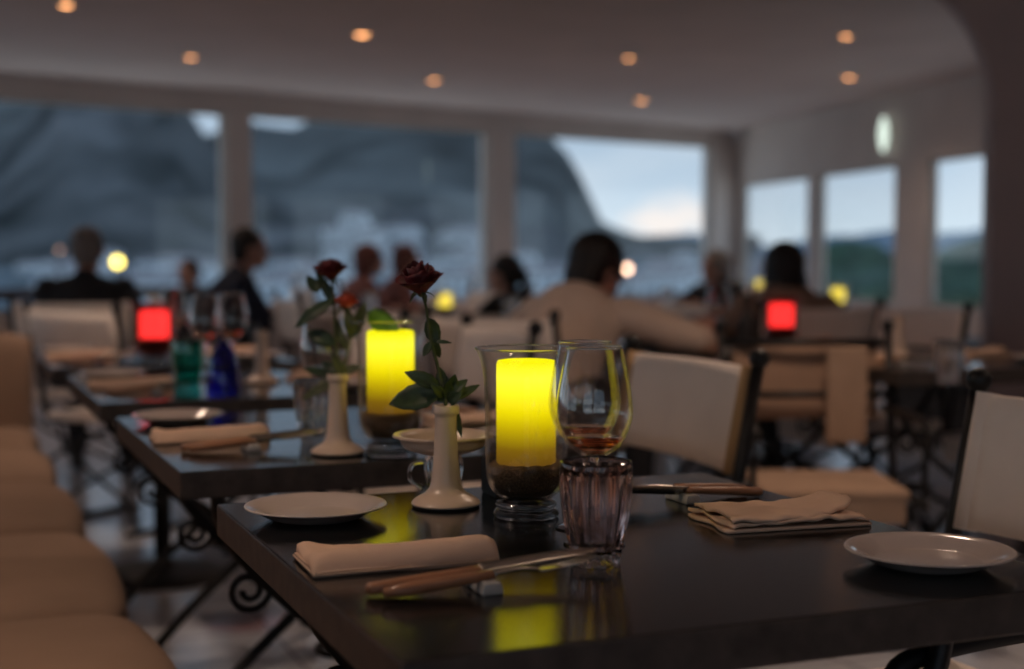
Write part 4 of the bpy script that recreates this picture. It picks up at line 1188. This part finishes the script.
def ellip(bm, c, r, rot=None):
    vs = bmesh.ops.create_uvsphere(bm, u_segments=20, v_segments=14, radius=1.0)['verts']
    bmesh.ops.scale(bm, vec=r, verts=vs)
    if rot is not None: bmesh.ops.rotate(bm, cent=(0, 0, 0), matrix=rot, verts=vs)
    bmesh.ops.translate(bm, vec=c, verts=vs)
def fuse(name, bm, m, parent, vox):
    """one continuous skin over overlapping volumes"""
    o = link(name, bm, m, parent)
    md = o.modifiers.new('fuse', 'REMESH'); md.mode = 'VOXEL'; md.voxel_size = vox
    m2 = o.modifiers.new('smooth', 'SMOOTH'); m2.iterations = 4; m2.factor = 0.5
    dg = bpy.context.evaluated_depsgraph_get(); ev = o.evaluated_get(dg)
    me = bpy.data.meshes.new_from_object(ev, depsgraph=dg)
    o.modifiers.clear(); old = o.data; o.data = me; bpy.data.meshes.remove(old)
    if not me.materials: me.materials.append(m)
    for p in me.polygons: p.use_smooth = True
    return o

def person(label, loc, rz, shirt, hairm, style='short', lean=0.10, yaw=0.0, nod=0.0, hands=None, sleeves='long', size=1.0, group=None, elbow_out=0.08, fine=0.009, slump=0.0):
    o = thing('person', label, 'person', loc, rz, group); o.scale = (size,) * 3
    hip = Vector((0, 0, 0.545)); chest = Vector((0, lean * 0.8, 0.86 - slump * 0.5)); neck = Vector((0, lean * 1.15, 1.02 - slump)); 
    hc = neck + Vector((0, 0.035 + lean * 0.25, 0.125))
    hands = hands or [(-0.16, 0.42, 0.80), (0.16, 0.44, 0.80)]
    R_ = Matrix.Rotation(yaw, 3, 'Z') @ Matrix.Rotation(-nod, 3, 'X')
    H = lambda x, y, z: hc + R_ @ Vector((x, y, z))
    bm = bmesh.new()
    # trunk
    ellip(bm, hip + Vector((0, 0, 0)), (0.165, 0.115, 0.10)); capsule(bm, hip, 0.12, chest, 0.125)
    ellip(bm, (0, lean * 0.5, 0.70), (0.14, 0.095, 0.13)); ellip(bm, chest, (0.17, 0.11, 0.15)); ellip(bm, (0, lean * 1.05, 0.955 - slump * 0.8), (0.165, 0.085, 0.065))
    capsule(bm, neck - Vector((0, 0.01, 0.06)), 0.058, hc - Vector((0, 0.02, 0.05)), 0.050)
    # head with brow, nose, mouth, chin, ears
    ellip(bm, H(0, -0.012, 0.022), (0.074, 0.092, 0.092), R_); ellip(bm, H(0, 0.022, -0.045), (0.055, 0.062, 0.062), R_); ellip(bm, H(0, 0.058, -0.088), (0.024, 0.022, 0.020), R_)
    capsule(bm, H(0, 0.078, 0.012), 0.009, H(0, 0.100, -0.022), 0.012); ellip(bm, H(0, 0.080, -0.055), (0.022, 0.010, 0.006), R_); ellip(bm, H(0, 0.079, -0.066), (0.019, 0.010, 0.006), R_)
    capsule(bm, H(-0.035, 0.070, 0.026), 0.010, H(0.035, 0.070, 0.026), 0.010)
    for s in (-1, 1):
        ellip(bm, H(0.076 * s, -0.010, -0.012), (0.010, 0.020, 0.031), R_)
        sh = Vector((0.185 * s, lean * 1.0, 0.955 - slump * 0.8)); hd = Vector(hands[0 if s < 0 else 1])
        mid = (sh + hd) / 2; dd = (hd - sh).length; drop = math.sqrt(max(0.0, (0.29 ** 2) - (min(dd, 0.575) / 2) ** 2))
        el = mid + Vector((elbow_out * s, -0.04, -max(drop, 0.02))).normalized() * max(drop, 0.02)
        if el.z < hd.z - 0.02 and hd.y > 0.3: el.z = max(el.z, 0.74)
        capsule(bm, sh, 0.052, el, 0.040); 
        wr = hd - (hd - el).normalized() * 0.07
        capsule(bm, el, 0.040, wr, 0.026)
        # palm and fingers, gently curled
        f = (hd - el).normalized(); sd = f.cross(Vector((0, 0, 1))).normalized(); dn = Vector((0, 0, -1))
        pc = wr + f * 0.045; 
        capsule(bm, wr + f * 0.01 - sd * 0.018, 0.016, pc + f * 0.03 - sd * 0.024, 0.013); capsule(bm, wr + f * 0.01 + sd * 0.018, 0.016, pc + f * 0.03 + sd * 0.024, 0.013); capsule(bm, wr, 0.020, pc + f * 0.03, 0.015)
        for q, (w_, ln_) in enumerate(((-0.030, 0.058), (-0.010, 0.072), (0.010, 0.075), (0.030, 0.066))):
            b0 = pc + f * 0.035 + sd * w_; b1 = b0 + f * ln_ * 0.5 + sd * w_ * 0.15; b2 = b1 + f * ln_ * 0.42 + dn * 0.014
            capsule(bm, b0, 0.0095, b1, 0.0085, 8); capsule(bm, b1, 0.0085, b2, 0.0072, 8)
        b0 = wr + f * 0.015 - sd * 0.024 * s; b1 = b0 + f * 0.035 - sd * 0.026 * s + dn * 0.004; b2 = b1 + f * 0.030 - sd * 0.004 * s
        capsule(bm, b0, 0.012, b1, 0.010, 8); capsule(bm, b1, 0.010, b2, 0.008, 8)
        # legs
        kn = Vector((0.13 * s, 0.43, 0.525)); an = Vector((0.13 * s, 0.42, 0.09))
        capsule(bm, hip + Vector((0.085 * s, 0, 0)), 0.085, kn, 0.058); capsule(bm, kn, 0.056, an, 0.036)
        if s < 0: arms = []
        arms.append((sh, el, wr))
    fuse('body', bm, M_skin, o, fine)
    # shirt
    bm = bmesh.new()
    capsule(bm, hip + Vector((0, 0, -0.01)), 0.145, chest, 0.15); ellip(bm, hip + Vector((0, -0.005, 0.03)), (0.188, 0.145, 0.11)); ellip(bm, (hip + chest) / 2, (0.165, 0.13, 0.17)); ellip(bm, (0, lean * 0.5, 0.72), (0.162, 0.117, 0.15)); ellip(bm, chest, (0.188, 0.127, 0.162)); ellip(bm, (0, lean * 1.05, 0.955 - slump * 0.8), (0.185, 0.10, 0.075))
    capsule(bm, neck - Vector((0, 0.01, 0.06)), 0.068, neck - Vector((0, 0.008, 0.012)), 0.062)
    for sh, el, wr in arms:
        capsule(bm, sh, 0.064, el, 0.053)
        if sleeves == 'long': capsule(bm, el, 0.053, wr - (wr - el).normalized() * 0.03, 0.037)
    fuse('shirt', bm, shirt, o, 0.012)
    bm = bmesh.new()
    for s in (-1, 1):
        kn = Vector((0.13 * s, 0.43, 0.525)); an = Vector((0.13 * s, 0.42, 0.12))
        capsule(bm, hip + Vector((0.085 * s, 0, -0.005)), 0.098, kn, 0.070); capsule(bm, kn, 0.068, an, 0.052)
    ellip(bm, hip - Vector((0, 0, 0.015)), (0.192, 0.145, 0.10))
    fuse('trousers', bm, M_trous, o, 0.014)
    for s in (-1, 1):
        bm = bmesh.new(); capsule(bm, (0.13 * s, 0.40, 0.045), 0.040, (0.13 * s, 0.55, 0.036), 0.034); capsule(bm, (0.13 * s, 0.41, 0.06), 0.042, (0.13 * s, 0.41, 0.11), 0.042)
        fuse('shoe', bm, M_shoe, o, 0.010)
    # hair
    bm = bmesh.new()
    ellip(bm, H(0, -0.026, 0.038), (0.084, 0.094, 0.088), R_)
    ellip(bm, H(0, -0.058, -0.010), (0.072, 0.058, 0.072), R_)
    if style == 'long':
        ellip(bm, H(0, -0.070, -0.09), (0.088, 0.050, 0.13), R_); ellip(bm, H(0.045, -0.055, -0.13), (0.050, 0.046, 0.14), R_); ellip(bm, H(-0.045, -0.055, -0.13), (0.050, 0.046, 0.13), R_)
        ellip(bm, H(0.066, -0.02, -0.05), (0.024, 0.055, 0.10), R_); ellip(bm, H(-0.066, -0.02, -0.05), (0.024, 0.055, 0.10), R_)
    if style == 'tail':
        ellip(bm, H(0, -0.13, 0.0), (0.030, 0.035, 0.04), R_); ellip(bm, H(0, -0.15, -0.09), (0.028, 0.030, 0.10), R_)
    if style == 'full':
        ellip(bm, H(0, -0.03, 0.03), (0.095, 0.105, 0.10), R_); ellip(bm, H(0, -0.06, -0.04), (0.086, 0.07, 0.085), R_)
    fuse('hair', bm, hairm, o, 0.009)
    # eyes
    for s in (-1, 1):
        bm = bmesh.new(); ellip(bm, H(0.030 * s, 0.073, 0.006), (0.012, 0.009, 0.008), R_); e_ = link('eye', bm, M_black, o, True)
    return o

def sit(key, dx, dy, rz, *a, **k):
    p = tp(C[key], dx, dy, 0); return person(a[0], tuple(p), rz, *a[1:], **k)
person('person in cream shirt with dark hair, seen from behind, leaning on the table', (0.11, 5.10, 0), -0.62, M_cream, M_hairb, 'full', lean=0.24, slump=0.165, yaw=-0.45, nod=0.30, hands=[(-0.16, 0.40, 0.79), (0.42, 0.36, 0.79)], size=1.06, elbow_out=0.2)
person( 'person with long dark hair behind the red candle, bare arms', (1.20, 6.15, 0), 0.25, M_tan, M_hairb, 'long', lean=0.04, slump=0.15, yaw=0.35, sleeves='short', size=1.03)
sit('f5', 0.0, 0.0, 0, 'x', M_black, M_hairg) if False else None
person('person in black with pale grey hair, seated at far left', (-2.04, 6.78, 0), 0.1, M_black, M_hairg, 'short', lean=0.05, size=0.97)
sit('f3', -0.66, -0.10, FACE_R, 'person in navy with dark hair, in profile before the left window post', M_navy, M_hairb, 'short', lean=0.12, size=0.98)
sit('f1', 0.46, 0.30, FACE_L - 0.9, 'person in black with dark hair, narrow figure by the middle window post', M_black, M_hairb, 'tail', lean=0.08, slump=0.10, size=0.94)
sit('f4', 0.80, 0.2, FACE_L + 0.2, 'person in dark grey jacket seated before the window corner pier', M_black, M_hairg, 'full', lean=0.03, slump=0.12, size=0.98)
person( 'person with auburn hair, left of a pair behind the single rose', (-1.08, 9.36, 0), FACE_R, M_rose, M_hairr, 'full', lean=0.1, size=0.92)
person( 'person with auburn hair, right of a pair behind the single rose', (-0.90, 10.16, 0), FACE_R - 0.4, M_rose, M_hairr, 'full', lean=0.1, size=0.92)
person('small dark clad person far off between red candle and man in profile', (-2.28, 10.2, 0), 2.6, M_black, M_hairb, 'short', lean=0.03, size=0.84)
